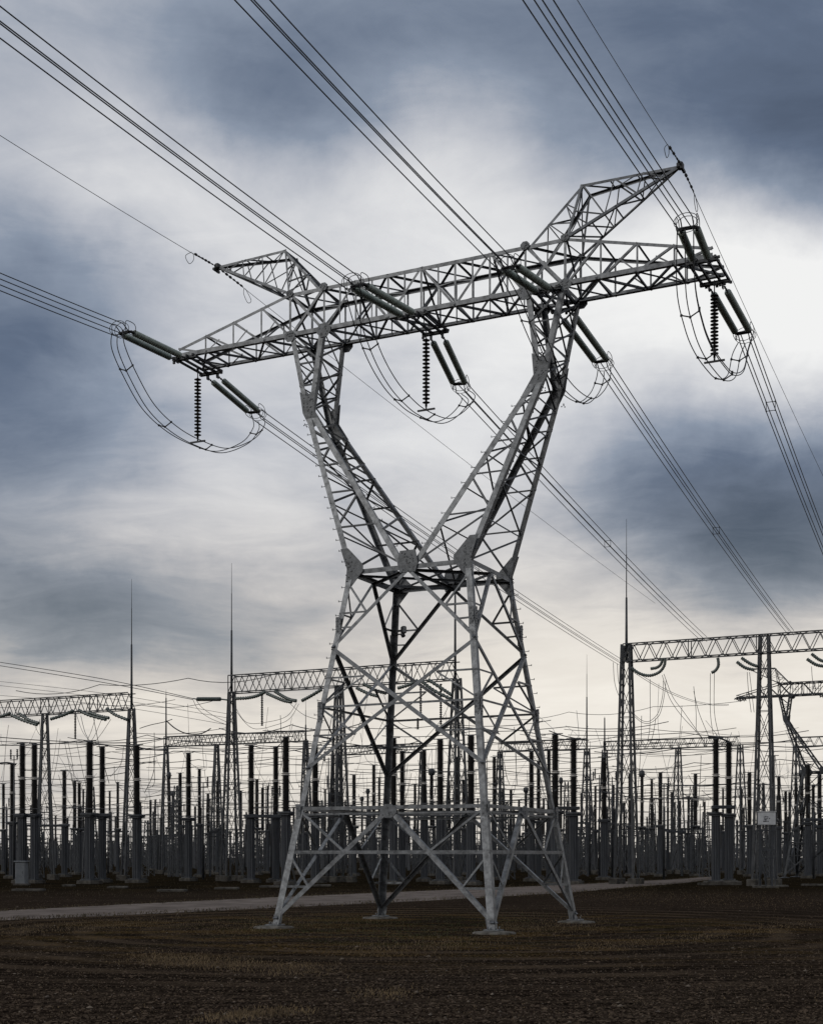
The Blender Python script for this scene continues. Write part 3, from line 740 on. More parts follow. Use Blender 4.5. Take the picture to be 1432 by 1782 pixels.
# vertical strings that steady the jumpers
for i, (y, zb, nm) in {0: (0, 22.85, where[0]), 1: (.15, 22.75, where[1]), 3: (.8, 23.15, where[3])}.items():
    top = L(PH[i]['x'], y, ZB - .15); root = empty('hanging_insulator', top); ln = ZB - .15 - zb
    m = MB(); m.tube([(0, 0, 0), (0, 0, -.6)], .025, 6); m.box((0, 0, -.15), (.1, .1, .12)); m.build('link', IRON, root)
    m = MB(); cnt = 17
    m.tube([(0, 0, -.55), (0, 0, -ln + .15)], .05, 8)
    for k in range(cnt):
        z = -.62 - (ln - .95) * k / (cnt - 1); m.lathe([(.05, z + .04), (.08, z + .03), (.17, z - .005), (.17, z - .018), (.055, z - .022)], 12)
    m.build('disc_string', BLACKP, root)
    m = MB(); m.tube([(0, 0, -ln + .2), (0, 0, -ln)], .04, 6); a = dir_w(.42, 0, 0); m.bar(-a + Vector((0, 0, -ln)), a + Vector((0, 0, -ln)), .07); m.build('clamp', IRON, root)
    tag(root, 'black disc string hanging straight down from the ' + nm, 'insulator', 'hanging insulators on the pylon')

# earth wires
def fittings(A, d, ln, cnt, label):
    m = MB(); d = Vector(d).normalized(); A = Vector(A); m.tube([A, A + d * ln], .018, 5)
    for k in range(cnt):
        t = ln * (k + .5) / cnt; s = random.uniform(.03, .065); m.tube([A + d * (t - .06), A + d * (t + .06)], s, 6)
    lp = A + d * (ln + .2); m.tube(smooth([lp, lp + d * .5 + Vector((0, 0, -.35)), lp + d * .2 + Vector((0, 0, -.6)), lp - d * .15 + Vector((0, 0, -.3)), lp - d * .1], 5), .014, 5)
    return tag(m.build('wire_clamp', IRON, origin=A), label, 'clamp', 'earth wire clamps')
for sx, fe, be in ((-1, (0, 235), (1140, 1050)), (1, (1005, 0), (1432, 818))):
    tp = L(sx * 11.15, 0, 31.0); side = 'left' if sx < 0 else 'right'
    e = on_x(fe[0], fe[1], sx * 11.15); ex, ey, ez = loc_of(e)
    pts = [tp]
    for k in range(1, 31):
        y = -120 * (k / 30) ** 1.2; z = 30.95 + (ez - 30.95) / ey * y + .0009 * abs(y) * (abs(y) - abs(ey)); pts.append(L(sx * 11.15, y, z))
    wire('earth_wire', pts, .013, 'hair-thin earth wire rising towards the camera from the %s peak' % side, 'power line', 'earth wires')
    q = pw(be[0], be[1], 128 if sx < 0 else 92)
    q2 = tp + (q - tp) * (1.0 if sx < 0 else 1.6)
    wire('earth_wire', sagged(tp, q2, .25 if sx < 0 else .4), .013, 'hair-thin earth wire falling away behind the %s peak' % side, 'power line', 'earth wires')
    fittings(tp, pts[3] - tp, 1.9, 7, 'beaded clamp on the earth wire in front of the %s peak' % side)
    fittings(tp, q - tp, 2.2, 7, 'beaded clamp on the earth wire behind the %s peak' % side)
exec_gantries = True

# ================================================================== YARD GANTRIES
def lattice_column(parent, c, z1, b0, b1, leg=.13, panels=9, diamond=False, lacw=.058):
    """tapered four-legged column; c is its local foot"""
    c = Vector(c); corners = [(-1, -1), (1, -1), (1, 1), (-1, 1)] if not diamond else [(-1.25, .3), (.3, -1.25), (1.25, -.3), (-.3, 1.25)]
    col = MB(); m = MB()
    for cx, cy in corners: col.bar(c + Vector((cx * b0, cy * b0, .2)), c + Vector((cx * b1, cy * b1, z1)), leg)
    for k in range(4):
        a, b = corners[k], corners[(k + 1) % 4]; w = [.86 ** i for i in range(panels)]; t = 0
        for i in range(panels):
            t0, t1 = t / sum(w), (t + w[i]) / sum(w); t += w[i]
            f = lambda q, tt: c + Vector((q[0] * (b0 + (b1 - b0) * tt), q[1] * (b0 + (b1 - b0) * tt), .2 + (z1 - .2) * tt))
            m.bar(f(a, t0), f(b, t1), lacw); m.bar(f(b, t0), f(a, t1), lacw)
            if i in (1, 2, 4): m.bar(f(a, t0), f(b, t0), lacw)
    o = col.build('column', YARD, parent); m.build('column_lacing', YARD, o)
    for cx, cy in corners:
        m = MB(); m.bevel_box(c + Vector((cx * b0, cy * b0, .3)), (1.0, 1.0, .8), .06); m.build('concrete_base', CONC, o)
def gantry(u0, D, z_top, h, w, length, cols, masts, label, b0=1.5, b1=.45, diamond=True, panels=7, over=0.0, leg=.22, pan=None):
    """u0, D: sight line to the foot of its left column; beam runs along the yard's cross axis"""
    base = pw(u0, YH, D); root = empty('yard_gantry', (base.x, base.y, 0), -TH); zb = z_top - h
    for x in cols: lattice_column(root, (x, 0, 0), zb + (h if not diamond else .1), b0, b1, leg, panels, diamond)
    ch = MB(); lc = MB(); n = pan or max(4, int((length + 2 * over) / (h * .95)))
    for yy in (-w / 2, w / 2):
        for zz in (zb, z_top): ch.bar((-over, yy, zz), (length + over, yy, zz), .12)
    for i in range(n):
        x0 = -over + (length + 2 * over) * i / n; x1 = -over + (length + 2 * over) * (i + 1) / n; xm = (x0 + x1) / 2
        for yy in (-w / 2, w / 2):
            lc.bar((x0, yy, zb), (xm, yy, z_top), .075); lc.bar((xm, yy, z_top), (x1, yy, zb), .075)
        for zz in (zb, z_top):
            lc.bar((x0, -w / 2, zz), (xm, w / 2, zz), .06); lc.bar((xm, w / 2, zz), (x1, -w / 2, zz), .06)
        if i % 4 == 0:
            for yy in (-w / 2, w / 2): lc.bar((x0, yy, zb), (x0, yy, z_top), .09)
    bm = ch.build('beam', YARD, root); lc.build('beam_lacing', YARD, bm)
    for x, h1, h2 in masts:
        mm = MB(); mm.tube([(x, 0, zb), (x, 0, z_top + h1 * .3), (x, 0, z_top + h1)], [.17, .14, .11], 8); mm.tube([(x, 0, z_top + h1 - .2), (x, 0, z_top + h1 + h2 * .55)], [.06, .05], 6); mm.tube([(x, 0, z_top + h1 + h2 * .55 - .1), (x, 0, z_top + h1 + h2)], [.035, .02], 5)
        mm.build('lightning_rod', YARD, root)
    return tag(root, label, 'gantry', 'yard gantries'), root
def xat(u, u0, D):
    """distance along the cross axis from the left column to the sight line u"""
    b = pw(u0, YH, D); k = (u - 716) / F; return (b.x - k * b.y) / (-k * ST - CT)
def gtop(v, D): return CAMH + D * (YH - v) / F
# right gantry
DG1 = 150.; z1 = gtop(1122, DG1)
gantry(1090, DG1, z1, 1.85, 1.3, xat(1600, 1090, DG1), [0, xat(1330, 1090, DG1), xat(1590, 1090, DG1)], [(0, gtop(1040, DG1) - z1, gtop(903, DG1) - gtop(1040, DG1))], 'tall gantry on the right where the conductors land, with a lightning rod', 1.05, .42, False, 7, .2)
YG1 = loc_of(pw(1090, YH, DG1))[1]
DG2 = 172.; z2 = gtop(1177, DG2)
gantry(403, DG2, z2, 2.1, 1.6, xat(795, 403, DG2), [0, xat(590, 403, DG2), xat(795, 403, DG2)], [(0, gtop(1097, DG2) - z2, gtop(980, DG2) - gtop(1097, DG2)), (xat(792, 403, DG2), gtop(1038, DG2 - 15) - z2 + 1, 1.0)], 'long gantry behind the pylon legs with a thin rod on its left column', 1.55, .42)
YG2 = loc_of(pw(403, YH, DG2))[1]
DG3 = 183.; z3 = gtop(1216, DG3)
gantry(78, DG3, z3, 2.1, 1.6, xat(229, 78, DG3), [0, xat(229, 78, DG3), -24.], [(xat(229, 78, DG3), gtop(1122, DG3 - 6) - z3, gtop(1008, DG3 - 6) - gtop(1122, DG3 - 6))], 'gantry on the far left with a tall rod on its right column', 1.6, .42, over=0, pan=None)
# its beam also runs on to the left
base = pw(78, YH, DG3)
lb = [o for o in bpy.data.objects if o.name.startswith('yard_gantry')][-1]
ch = MB(); lc = MB()
for yy in (-.8, .8):
    for zz in (z3 - 2.1, z3): ch.bar((-26, yy, zz), (-.02, yy, zz), .12)
for i in range(13):
    for yy in (-.8, .8): lc.bar((-26 + 2 * i, yy, z3 - 2.1), (-25 + 2 * i, yy, z3), .075); lc.bar((-25 + 2 * i, yy, z3), (-24 + 2 * i, yy, z3 - 2.1), .075)
bm = ch.build('beam', YARD, lb); lc.build('beam_lacing', YARD, bm)
YG3 = loc_of(base)[1]
DG4 = 245.; z4 = gtop(1283, DG4)
gantry(289, DG4, z4, 1.75, 1.3, xat(532, 289, DG4), [0, xat(377, 289, DG4), xat(532, 289, DG4)], [(0, gtop(1215, DG4) - z4, 1.5), (xat(532, 289, DG4), 1.0, gtop(1228, DG4 - 10) - z4)], 'small distant gantry between the left gantry and the pylon', 1.5, .35)
gantry(870, DG4, gtop(1292, DG4), 1.75, 1.3, xat(1021, 870, DG4), [0, xat(1021, 870, DG4)], [(xat(1021, 870, DG4), gtop(1222, DG4) - z4 + 1, gtop(1150, DG4) - gtop(1222, DG4))], 'small distant gantry right of the pylon legs with a tall rod', 1.3, .35)
gantry(1052, 250., gtop(1291, 250.), 1.6, 1.3, xat(1288, 1052, 250.), [0, xat(1180, 1052, 250.), xat(1288, 1052, 250.)], [(0, gtop(1250, 250.) - gtop(1291, 250.), .3)], 'small distant gantry seen through the right gantry', 1.3, .35)
gantry(1385, 245., gtop(1284, 245.), 1.6, 1.3, 30, [0, 26], [(0, .8, .6)], 'small distant gantry at the right edge below the far pylon', 1.3, .35)
gantry(590, 262., gtop(1300, 262.), 1.6, 1.3, xat(735, 590, 262.), [0, xat(735, 590, 262.)], [(0, .8, 2.0)], 'small distant gantry seen between the pylon legs', 1.3, .35)

# strain strings, hanging strings and droppers on the gantries
GGLASS = noisy('dark_glass_discs', (.035, .048, .043), (.085, .105, .094), 5, .35)  # darker green than the pylon's discs, for the gantry strings
def curved_string(pts, r, label, group):
    cv = smooth(pts, 10); m = MB(); P, Rr = [], []
    for i, p in enumerate(cv): P.append(p); Rr.append(r if i % 2 else r * .62)
    m.tube(P, Rr, 8); return tag(m.build('strain_insulator', GGLASS, origin=cv[0]), label, 'insulator', group)
def strings(y, lists, r, label, group):
    for l in lists: curved_string([on_y(u, v, y) for u, v in l], r, label, group)
def droppers(y, lists, r, label, group):
    for l in lists: wire('dropper_wire', smooth([on_y(u, v, y) for u, v in l], 6), r, label, 'cable', group)
def hangers(y, lists, label, group):
    for u, va, vb in lists:
        a, b = on_y(u, va, y), on_y(u, vb, y); m = MB(); m.sheds(a, b, .08, .17, 18, 8)
        tag(m.build('hanging_insulator', BLACKP, origin=a), label, 'insulator', group)
strings(YG1 - .9, [[(1098, 1162), (1112, 1172), (1130, 1176), (1147, 1170), (1156, 1158), (1157, 1146)], [(1132, 1164), (1143, 1162), (1150, 1156), (1153, 1146)], [(1249, 1145), (1250, 1158), (1245, 1167), (1238, 1171)],
    [(1282, 1152), (1296, 1162), (1312, 1166)], [(1290, 1145), (1305, 1155), (1318, 1160)], [(1404, 1147), (1420, 1157), (1436, 1160)], [(1412, 1138), (1425, 1148), (1436, 1152)]], 0.2, 'sagging dark green insulator string under the beam of the right gantry', 'strain insulators on the right gantry')
droppers(YG1 - 1.0, [[(1067, 1153), (1069, 1185), (1075, 1207), (1085, 1224)], [(1074, 1155), (1076, 1185), (1083, 1208)], [(1100, 1240), (1115, 1253), (1128, 1256), (1140, 1248), (1147, 1236), (1153, 1210), (1154, 1185)],
    [(1102, 1245), (1116, 1257), (1130, 1259), (1143, 1250), (1150, 1238), (1156, 1210), (1159, 1183)], [(1131, 1182), (1131, 1258), (1127, 1290)], [(1141, 1250), (1137, 1275), (1133, 1290)],
    [(1152, 1175), (1165, 1215), (1185, 1245), (1210, 1272), (1225, 1290)], [(1155, 1173), (1170, 1212), (1190, 1240), (1222, 1285)], [(1236, 1172), (1236, 1240), (1241, 1280)], [(1243, 1171), (1243, 1240), (1252, 1284)],
    [(1207, 1195), (1211, 1238), (1211, 1275)], [(1207, 1203), (1216, 1240), (1233, 1282)], [(1300, 1170), (1302, 1200), (1307, 1240)], [(1304, 1170), (1308, 1205), (1312, 1240)], [(1412, 1160), (1414, 1185), (1420, 1200)]], .03,
    'thin twin cable looping down from the right gantry', 'droppers on the right gantry')
for dz in (0, 4): wire('gantry_span_wire', sagged(on_y(1098, 1163 + dz, YG1 - .9), L(*loc_of(pw(1268, 1226 + dz * .4, 198))), 1.2), .028, 'thin wire from the right gantry back to the far pylon', 'cable', 'span wires behind the right gantry')
strings(YG2 - 1.0, [[(410, 1216), (430, 1215), (448, 1211), (462, 1204)], [(464, 1207), (480, 1214), (495, 1220), (508, 1222)], [(478, 1203), (492, 1212), (505, 1218), (516, 1220)], [(525, 1220), (540, 1212), (560, 1200)],
    [(620, 1197), (640, 1207), (658, 1212)], [(632, 1190), (652, 1201), (672, 1207)], [(692, 1198), (712, 1192), (727, 1184)], [(735, 1187), (755, 1202), (785, 1217)], [(745, 1183), (768, 1198), (786, 1210)]], .24,
    'sagging dark insulator string under the beam behind the pylon legs', 'strain insulators on the long gantry')
hangers(YG2 - .9, [(456, 1209, 1264), (727, 1250, 1270), (767, 1190, 1262), (732, 1190, 1245)], 'straight dark insulator hanging from the beam behind the pylon legs', 'hanging insulators on the long gantry')
a, b = on_y(384, 1217, YG2 - .4), on_y(343, 1217, YG2 - .4); m = MB(); m.sheds(a, b, .17, .27, 26, 10); m.tube([on_y(400, 1219, YG2 - .4), a], .10, 5); m.tube([b, on_y(336, 1216, YG2 - .4)], .08, 5)
tag(m.build('tension_insulator', GGLASS, origin=a), 'level dark insulator string pulled left from the column behind the pylon', 'insulator')
for dv in (0, 6): wire('span_wire', smooth([on_y(336, 1216 + dv * .3, YG2 - .4), on_y(180, 1182 + dv, YG2 - .4), on_y(-30, 1148 + dv, YG2 - .4)], 8), .045, 'upper long thin wire entering from the left edge above the left gantry', 'cable', 'upper wires from the left edge')
for v0, v1, v2 in ((1183, 1208, 1243), (1190, 1216, 1250), (1208, 1228, 1262)): wire('span_wire', smooth([on_y(-30, v0, YG2 + 4), on_y(190, v1, YG2 + 4), on_y(398, v2, YG2 + 4)], 8), .028, 'lower long thin wire running right from the left edge behind the left gantry', 'cable', 'lower wires from the left edge')
strings(YG3 - 1.0, [[(-8, 1250), (12, 1244), (18, 1241)], [(20, 1245), (40, 1254), (65, 1262)], [(33, 1242), (50, 1253), (68, 1259)], [(88, 1252), (110, 1245), (128, 1237)], [(137, 1236), (155, 1245), (185, 1253)], [(155, 1240), (172, 1246), (190, 1250)], [(185, 1233), (200, 1244), (222, 1253)]], .24,
    'sagging dark insulator string under the beam of the left gantry', 'strain insulators on the left gantry')
hangers(YG3 - .9, [(131, 1238, 1287)], 'straight dark insulator hanging from the beam of the left gantry', None)
droppers(YG3 - 1.1, [[(166, 1250), (158, 1275), (150, 1292)], [(177, 1252), (165, 1280), (157, 1292)], [(193, 1252), (178, 1275), (168, 1288)], [(112, 1290), (120, 1330), (128, 1375)], [(118, 1290), (126, 1330), (131, 1375)], [(133, 1290), (141, 1330), (150, 1370)], [(215, 1300), (210, 1330), (192, 1352)], [(15, 1262), (10, 1300), (6, 1360)], [(60, 1262), (70, 1280), (88, 1290)]], .03, 'thin cable dropping from the left gantry to the posts', 'droppers on the left gantry')
droppers(YG2 - 1.1, [[(520, 1225), (505, 1250), (480, 1262), (440, 1268), (412, 1240)], [(516, 1224), (500, 1246), (470, 1256), (430, 1258), (410, 1232)], [(336, 1218), (345, 1235), (365, 1250), (395, 1262)], [(341, 1218), (352, 1232), (372, 1246), (395, 1257)], [(505, 1225), (530, 1245), (565, 1255)], [(686, 1200), (676, 1235), (660, 1270), (650, 1300)], [(668, 1210), (680, 1240), (700, 1262), (725, 1268)], [(785, 1215), (770, 1250), (740, 1285)], [(640, 1212), (630, 1250), (612, 1290)]], .03, 'thin cable looping below the gantry behind the pylon legs', 'droppers on the long gantry')

# ================================================================== POST INSULATORS
HP, HT = 7.85, 15.9
def post_meshes():
    r = {}
    m = MB(); m.bevel_box((0, 0, .12), (1.7, 1.7, .5), .05); r['plinth'] = m.mesh('plinth', CONC)
    m = MB()                                                                   # fluted pillar
    n = 24; prof = []
    for k in range(n):
        th = 2 * math.pi * k / n; rr = .45 if k % 2 else .39; prof.append((rr * math.cos(th), rr * math.sin(th)))
    m.prism(Vector((0, 0, .3)), Vector((0, 0, HP - .2)), prof, Vector((1, 0, 0)), Vector((0, 1, 0))); m.box((0, 0, .45), (1.25, 1.25, .12)); m.box((0, 0, HP - .28), (1.2, 1.2, .1))
    r['support_pillar'] = m.mesh('support_pillar', PILLAR)
    m = MB(); m.bevel_box((0, 0, HP - .05), (1.35, 1.1, .26), .04); m.box((0, 0, HP - .25), (1.6, .16, .14)); r['head_plate'] = m.mesh('head_plate', PILLAR)
    m = MB(); m.sheds((0, 0, HP + .1), (0, 0, HP + 4.05), .27, .40, 30, 12); m.sheds((0, 0, HP + 4.2), (0, 0, HT - .05), .255, .375, 30, 12); r['insulator_column'] = m.mesh('insulator_column', BLACKP)
    m = MB(); m.lathe([(.28, HP + 3.98), (.42, HP + 4.0), (.42, HP + 4.06), (.3, HP + 4.07), (.3, HP + 4.19), (.42, HP + 4.2), (.42, HP + 4.26), (.28, HP + 4.28)], 14); r['middle_flange'] = m.mesh('middle_flange', RINGM)
    m = MB(); m.lathe([(.2, HT - .06), (.32, HT - .02), (.32, HT + .06), (.15, HT + .12)], 12); m.bar((-.75, 0, HT + .14), (.75, 0, HT + .14), .09); r['top_cap'] = m.mesh('top_cap', IRON)
    return r
PM_ = post_meshes()
fm = MB(); fm.prism(Vector((0, 0, .1)), Vector((0, 0, HP)), [(-.3, -.3), (.3, -.3), (.3, .3), (-.3, .3)], Vector((1, 0, 0)), Vector((0, 1, 0))); fm.box((0, 0, HP), (1.3, 1.0, .25))
fm.cur = 1; fm.sheds((0, 0, HP + .1), (0, 0, HT), .24, .38, 22, 7); fm.box((0, 0, HT + .08), (1.2, .1, .1))
FAR_MESH = fm.mesh('post_insulator', [PILLAR, BLACKP])
m = MB()                                                                     # lattice support instead of a pillar
for cx, cy in ((-1, -1), (1, -1), (1, 1), (-1, 1)): m.bar((cx * .5, cy * .5, .3), (cx * .42, cy * .42, HP - .15), .13)
for i in range(6):
    t0, t1 = .3 + (HP - .5) * i / 6, .3 + (HP - .5) * (i + 1) / 6
    for sy in (-1, 1):
        m.bar((-.48, sy * .47, t0), (.46, sy * .45, t1), .07); m.bar((.48, sy * .47, t0), (-.46, sy * .45, t1), .07); m.bar((sy * .47, -.48, t0), (sy * .45, .46, t1), .07)
PM_['lattice_support'] = m.mesh('lattice_support', YARD)
m = MB(); m.lathe([(.2, HT - .1), (.5, HT + .1), (.56, HT + .5), (.5, HT + .95), (.2, HT + 1.1)], 12); m.bar((-.9, 0, HT + .5), (.9, 0, HT + .5), .12); PM_['tank_head'] = m.mesh('tank_head', YARD)
m = MB(); m.box((0, 0, HT + .1), (.7, .7, .12)); m.bar((-1.6, 0, HT + .3), (1.6, 0, HT + .3), .1); m.tube([(1.5, 0, HT + .3), (1.7, 0, HT + .7), (1.4, 0, HT + 1.0)], .06, 5); PM_['contact_arm'] = m.mesh('contact_arm', IRON)
def post(w, sc=(1, 1, 1), kind=0):
    r_ = empty('post_insulator', (w.x, w.y, 0), -TH + random.uniform(-.05, .05)); r_.scale = sc
    skip = {0: ('lattice_support', 'tank_head', 'contact_arm'), 1: ('support_pillar', 'tank_head', 'contact_arm'), 2: ('support_pillar', 'top_cap', 'contact_arm'), 3: ('lattice_support', 'tank_head', 'top_cap')}[kind]
    for k, me in PM_.items():
        if k in skip: continue
        o = bpy.data.objects.new(k, me); COL.objects.link(o); o.parent = r_
    return r_
POSTS = []
def D_of(top): return (HT + .1 - CAMH) * F / (YH - top)
def place(u, top, label, group='post insulators of the switchyard', D=None, sc=1.0, kind=0):
    D = D or D_of(top); h = gtop(top, D) / (HT + .1); w = pw(u, YH, D)
    o = post(w, (sc, sc, h), kind); tag(o, label, 'insulator post', group); POSTS.append((u, D, top)); return o
NEAR = [
    (6, 1365, 'post insulator cut by the left edge of the photo', .8), (21.6, 1330, 'black post insulator second from the left edge, lower than the pair beside it', 1),
    (39, 1294, 'tall black post insulator behind the grey cabinet at the left', 1), (60, 1294, 'tall black post insulator just right of the one behind the grey cabinet', 1),
    (112, 1341, 'lone post insulator with a broad flat cap right of the left lattice column', .95), (156, 1290, 'tallest post insulator between the two left gantry columns', 1.15),
    (178, 1300, 'post insulator beside the tallest one between the two left gantry columns', 1.0), (238, 1297, 'stout post insulator right in front of the column with the left rod', 1.1),
    (313.5, 1346, 'knobbly shorter post insulator left of the column with the second rod', .85), (328, 1311, 'slim post insulator between the left and second rod, the taller of a close pair', .95),
    (347, 1339, 'thin post insulator left of the column with the second rod', .75), (437, 1297, 'post insulator right of the column with the second rod, on a shared grey ledge', 1.0),
    (480, 1300, 'post insulator in the middle of the three left of the pylon leg', .95), (497.5, 1283, 'tallest of the three post insulators left of the pylon leg', 1.1),
    (548.5, 1297, 'post insulator seen just behind the front left pylon leg', 1.1), (579, 1315, 'post insulator right of the front left pylon leg, slimmer', .8), (616, 1349, 'shorter post insulator in the left bay of the pylon base', .9),
    (650.5, 1332, 'post insulator left of the dark rear pylon leg', .75), (684.7, 1285, 'post insulator touching the right side of the dark rear pylon leg', 1.0), (700, 1308, 'post insulator a step right of the dark rear pylon leg', .9),
    (738, 1306, 'post insulator midway between the rear and front right pylon legs', .85), (766, 1287, 'wide post insulator right of centre inside the pylon base', 1.05), (796, 1318, 'shaded post insulator behind the right end of the long gantry', .85),
    (819.5, 1280, 'stout post insulator just left of the front right pylon leg', 1.1), (860, 1318, 'post insulator just right of the front right pylon leg', .7), (924.7, 1308, 'post insulator inside the right bay of the pylon base', .9), (937, 1325, 'post insulator next to the far right pylon leg on its inner side', .8), (955, 1305, 'slim post insulator outside the far right pylon leg', .7),
    (966, 1278, 'tall post insulator right of the pylon, left one of a strong pair', 1.05), (998, 1286, 'tall post insulator right of the pylon, right one of a strong pair', 1.05),
    (1051, 1318, 'post insulator under the left end of the small gantry right of centre', 1.0), (1067, 1367, 'short post insulator left of the right gantry column', .85), (1096, 1347, 'post insulator showing through the legs of the right gantry column', .8),
    (1149, 1345, 'lone post insulator right of the right gantry column', .95), (1304, 1345, 'post insulator left of the white box stand', .95), (1343.6, 1316, 'post insulator directly behind the white box', 1.05),
    (1355, 1352, 'slim post insulator right of the white box', .8), (1385, 1361, 'post insulator between the white box and the right edge', .85), (1245.6, 1286, 'tall post insulator of the pair on one concrete base, left one', 1.0), (1268, 1292, 'tall post insulator of the pair on one concrete base, right one', 1.0),
    (1406, 1331, 'stout post insulator near the right edge', 1.0), (1426, 1347, 'post insulator cut close to the right edge', 1.0)]
for u, top, lab, sc in NEAR: place(u, top, lab, sc=sc * 1.06)
# smaller, farther ones, clump by clump
random.seed(21)
MID = [([130, 138, 145, 191, 205, 244, 262, 270], (1352, 1395), 'smaller black post insulators behind the left gantry'),
       ([294, 301, 362, 378, 419, 447, 457, 466, 525, 532], (1350, 1398), 'smaller black post insulators around the second rod'),
       ([566, 590, 601, 630, 640, 660, 722, 751, 781, 807], (1345, 1398), 'smaller black post insulators seen through the pylon base'),
       ([845, 875, 889, 903, 915, 946, 976, 987, 1012, 1026, 1036], (1350, 1398), 'smaller black post insulators right of the pylon base'),
       ([1080, 1117, 1134, 1162, 1170, 1183, 1198, 1210, 1226, 1258], (1345, 1400), 'smaller black post insulators under the small right gantry'),
       ([1290, 1313, 1328, 1367, 1374, 1395, 1415], (1350, 1392), 'smaller black post insulators around the white box')]
for us, (t0, t1), lab in MID:
    for u in us: place(u, random.uniform(t0, t1), 'one of the ' + lab, lab, sc=random.choice((.65, .75, .85, .95)), kind=random.choice((0, 1, 1, 2, 3)))
FARN = 0
for row in range(11):
    y = 215 + row * 24
    x = -260
    while x < 230:
        x += random.choice((4, 4, 9, 13, 20))
        w = L(x, y, 0); u = 716 + F * w.x / w.y
        if not (-15 < u < 1447) or FARN > 185 or w.y < 150: continue
        o = bpy.data.objects.new('post_insulator', FAR_MESH); COL.objects.link(o); o.location = (w.x, w.y, 0); o.rotation_euler = (0, 0, -TH)
        sc = random.uniform(.72, 1.04); o.scale = (random.uniform(.8, 1.2), 1, sc); FARN += 1
        side = 'left of' if u < 500 else ('behind' if u < 1000 else 'right of')
        tag(o, 'one of the tiny far post insulators in the crowded rows %s the pylon' % side, 'insulator post', 'far post insulators %s the pylon' % side)
# the mass of supports behind them, too many to tell apart
m = MB()
for k in range(700):
    D = random.uniform(330, 640); u = random.uniform(-40, 1470); w = pw(u, YH, D); hh = random.uniform(5, 12); ww = random.uniform(.2, .5)
    m.bar((w.x, w.y, 0), (w.x, w.y, hh), ww)
    if k % 3 == 0: m.bar((w.x - 4, w.y, hh), (w.x + 4, w.y, hh), .2)
tag(m.build('distant_switchgear', YARD), 'dense far mass of thin switchyard supports on the horizon', 'switchgear', None, 'stuff')

# shared ledges and bases
def ledge(u0, u1, v, D, label, h=.35):
    a, b = pw(u0, v, D), pw(u1, v, D); c = (a + b) / 2; ln = (b - a).length; m = MB()
    m.bevel_box((0, 0, 0), (ln, .9, h), .04); m.bar((-ln / 2 + .02, -.5, -.1), (ln / 2 - .02, -.5, -.1), .12); m.bar((-ln / 2 + .02, .5, -.1), (ln / 2 - .02, .5, -.1), .12)
    o = m.build('support_ledge', PILLAR); o.location = c; return tag(o, label, 'ledge', 'grey ledges across the pillar heads')
ledge(428, 506, 1421, 157, 'long grey ledge joining three pillar heads left of the pylon')
ledge(145, 192, 1419, 155, 'grey ledge across the pillar heads between the two left gantry columns')
ledge(27, 66, 1419, 158, 'grey ledge on the pillar heads above the grey cabinet')
ledge(48, 118, 1437, 170, 'lower thin ledge running right from the pillars by the grey cabinet', .25)
ledge(968, 1008, 1407, 148, 'grey ledge on the pillar heads right of the pylon')
ledge(1239, 1278, 1405, 150, 'grey ledge across the tall pair on one concrete base')
ledge(1160, 1192, 1448, 205, 'small ledge right of the right gantry column', .3)
ledge(1398, 1436, 1427, 172, 'grey ledge at the right edge')
for i in range(16):
    u = [150, 205, 262, 300, 385, 590, 650, 720, 780, 890, 1010, 1110, 1200, 1300, 1345, 1390][i]; D = random.uniform(215, 300)
    a, b = pw(u - random.uniform(14, 30), YH, D), pw(u + random.uniform(14, 30), YH, D); zz = random.uniform(6.2, 8.4); m = MB(); m.bar((a.x, a.y, zz), (b.x, b.y, zz), .4, .3); m.bar((a.x, a.y, zz - .7), (b.x, b.y, zz - .7), .18)
    for t in (0.08, .92): q = a.lerp(b, t); m.bar((q.x, q.y, 0), (q.x, q.y, zz), .3)
    tag(m.build('portal_frame', YARD, origin=(a.x, a.y, 0)), 'low grey portal frame among the far pillars', 'frame', 'low portal frames in the yard')
m = MB(); c = pw(1257, YH, 149); m.bevel_box((0, 0, .15), (3.7, 2.2, .5), .06); m.box((-.6, -1.3, .1), (4.6, .7, .3)); o = m.build('concrete_base', CONC); o.location = (c.x, c.y, 0); tag(o, 'long concrete base under the tall pair of posts', 'base')
SLABS = [(50, 1551, 66), (205, 1546, 40), (120, 1543, 24), (300, 1552, 60), (395, 1548, 50), (470, 1545, 44), (560, 1543, 40), (1000, 1539, 30), (1420, 1542, 60), (1345, 1544, 60)]
for k, (u, v, wd) in enumerate(SLABS):
    c = gpt(u, v); m = MB(); m.bevel_box((0, 0, .06), (wd / F * c.y * .8, 1.4, .24), .04, random.uniform(-.05, .05)); o = m.build('concrete_slab', CONC); o.location = c
    tag(o, 'low concrete slab lying in the dark soil at the near edge of the yard', 'slab', 'concrete slabs along the yard edge')

# grey control cabinet at left
c = gpt(38, 1541); cb = empty('control_cabinet', c, -.12)
m = MB(); m.bevel_box((0, 0, 1.28), (1.15, .9, 2.35), .05); m.build('body', CABG, cb)
m = MB(); m.bevel_box((0, 0, 2.52), (1.4, 1.15, .14), .03); m.build('roof', CABG, cb)
m = MB(); m.bevel_box((0, 0, .03), (1.5, 1.2, .3), .03); m.build('plinth', CONC, cb)
m = MB(); m.box((-.02, -.462, 1.3), (.95, .02, 2.1)); d_ = m.build('door', CABG, cb); m = MB(); m.box((.3, -.48, 1.35), (.05, .03, .3)); m.build('handle', IRON, d_)
tag(cb, 'grey upright control cabinet with an overhanging lid at the foot of the left posts', 'cabinet')
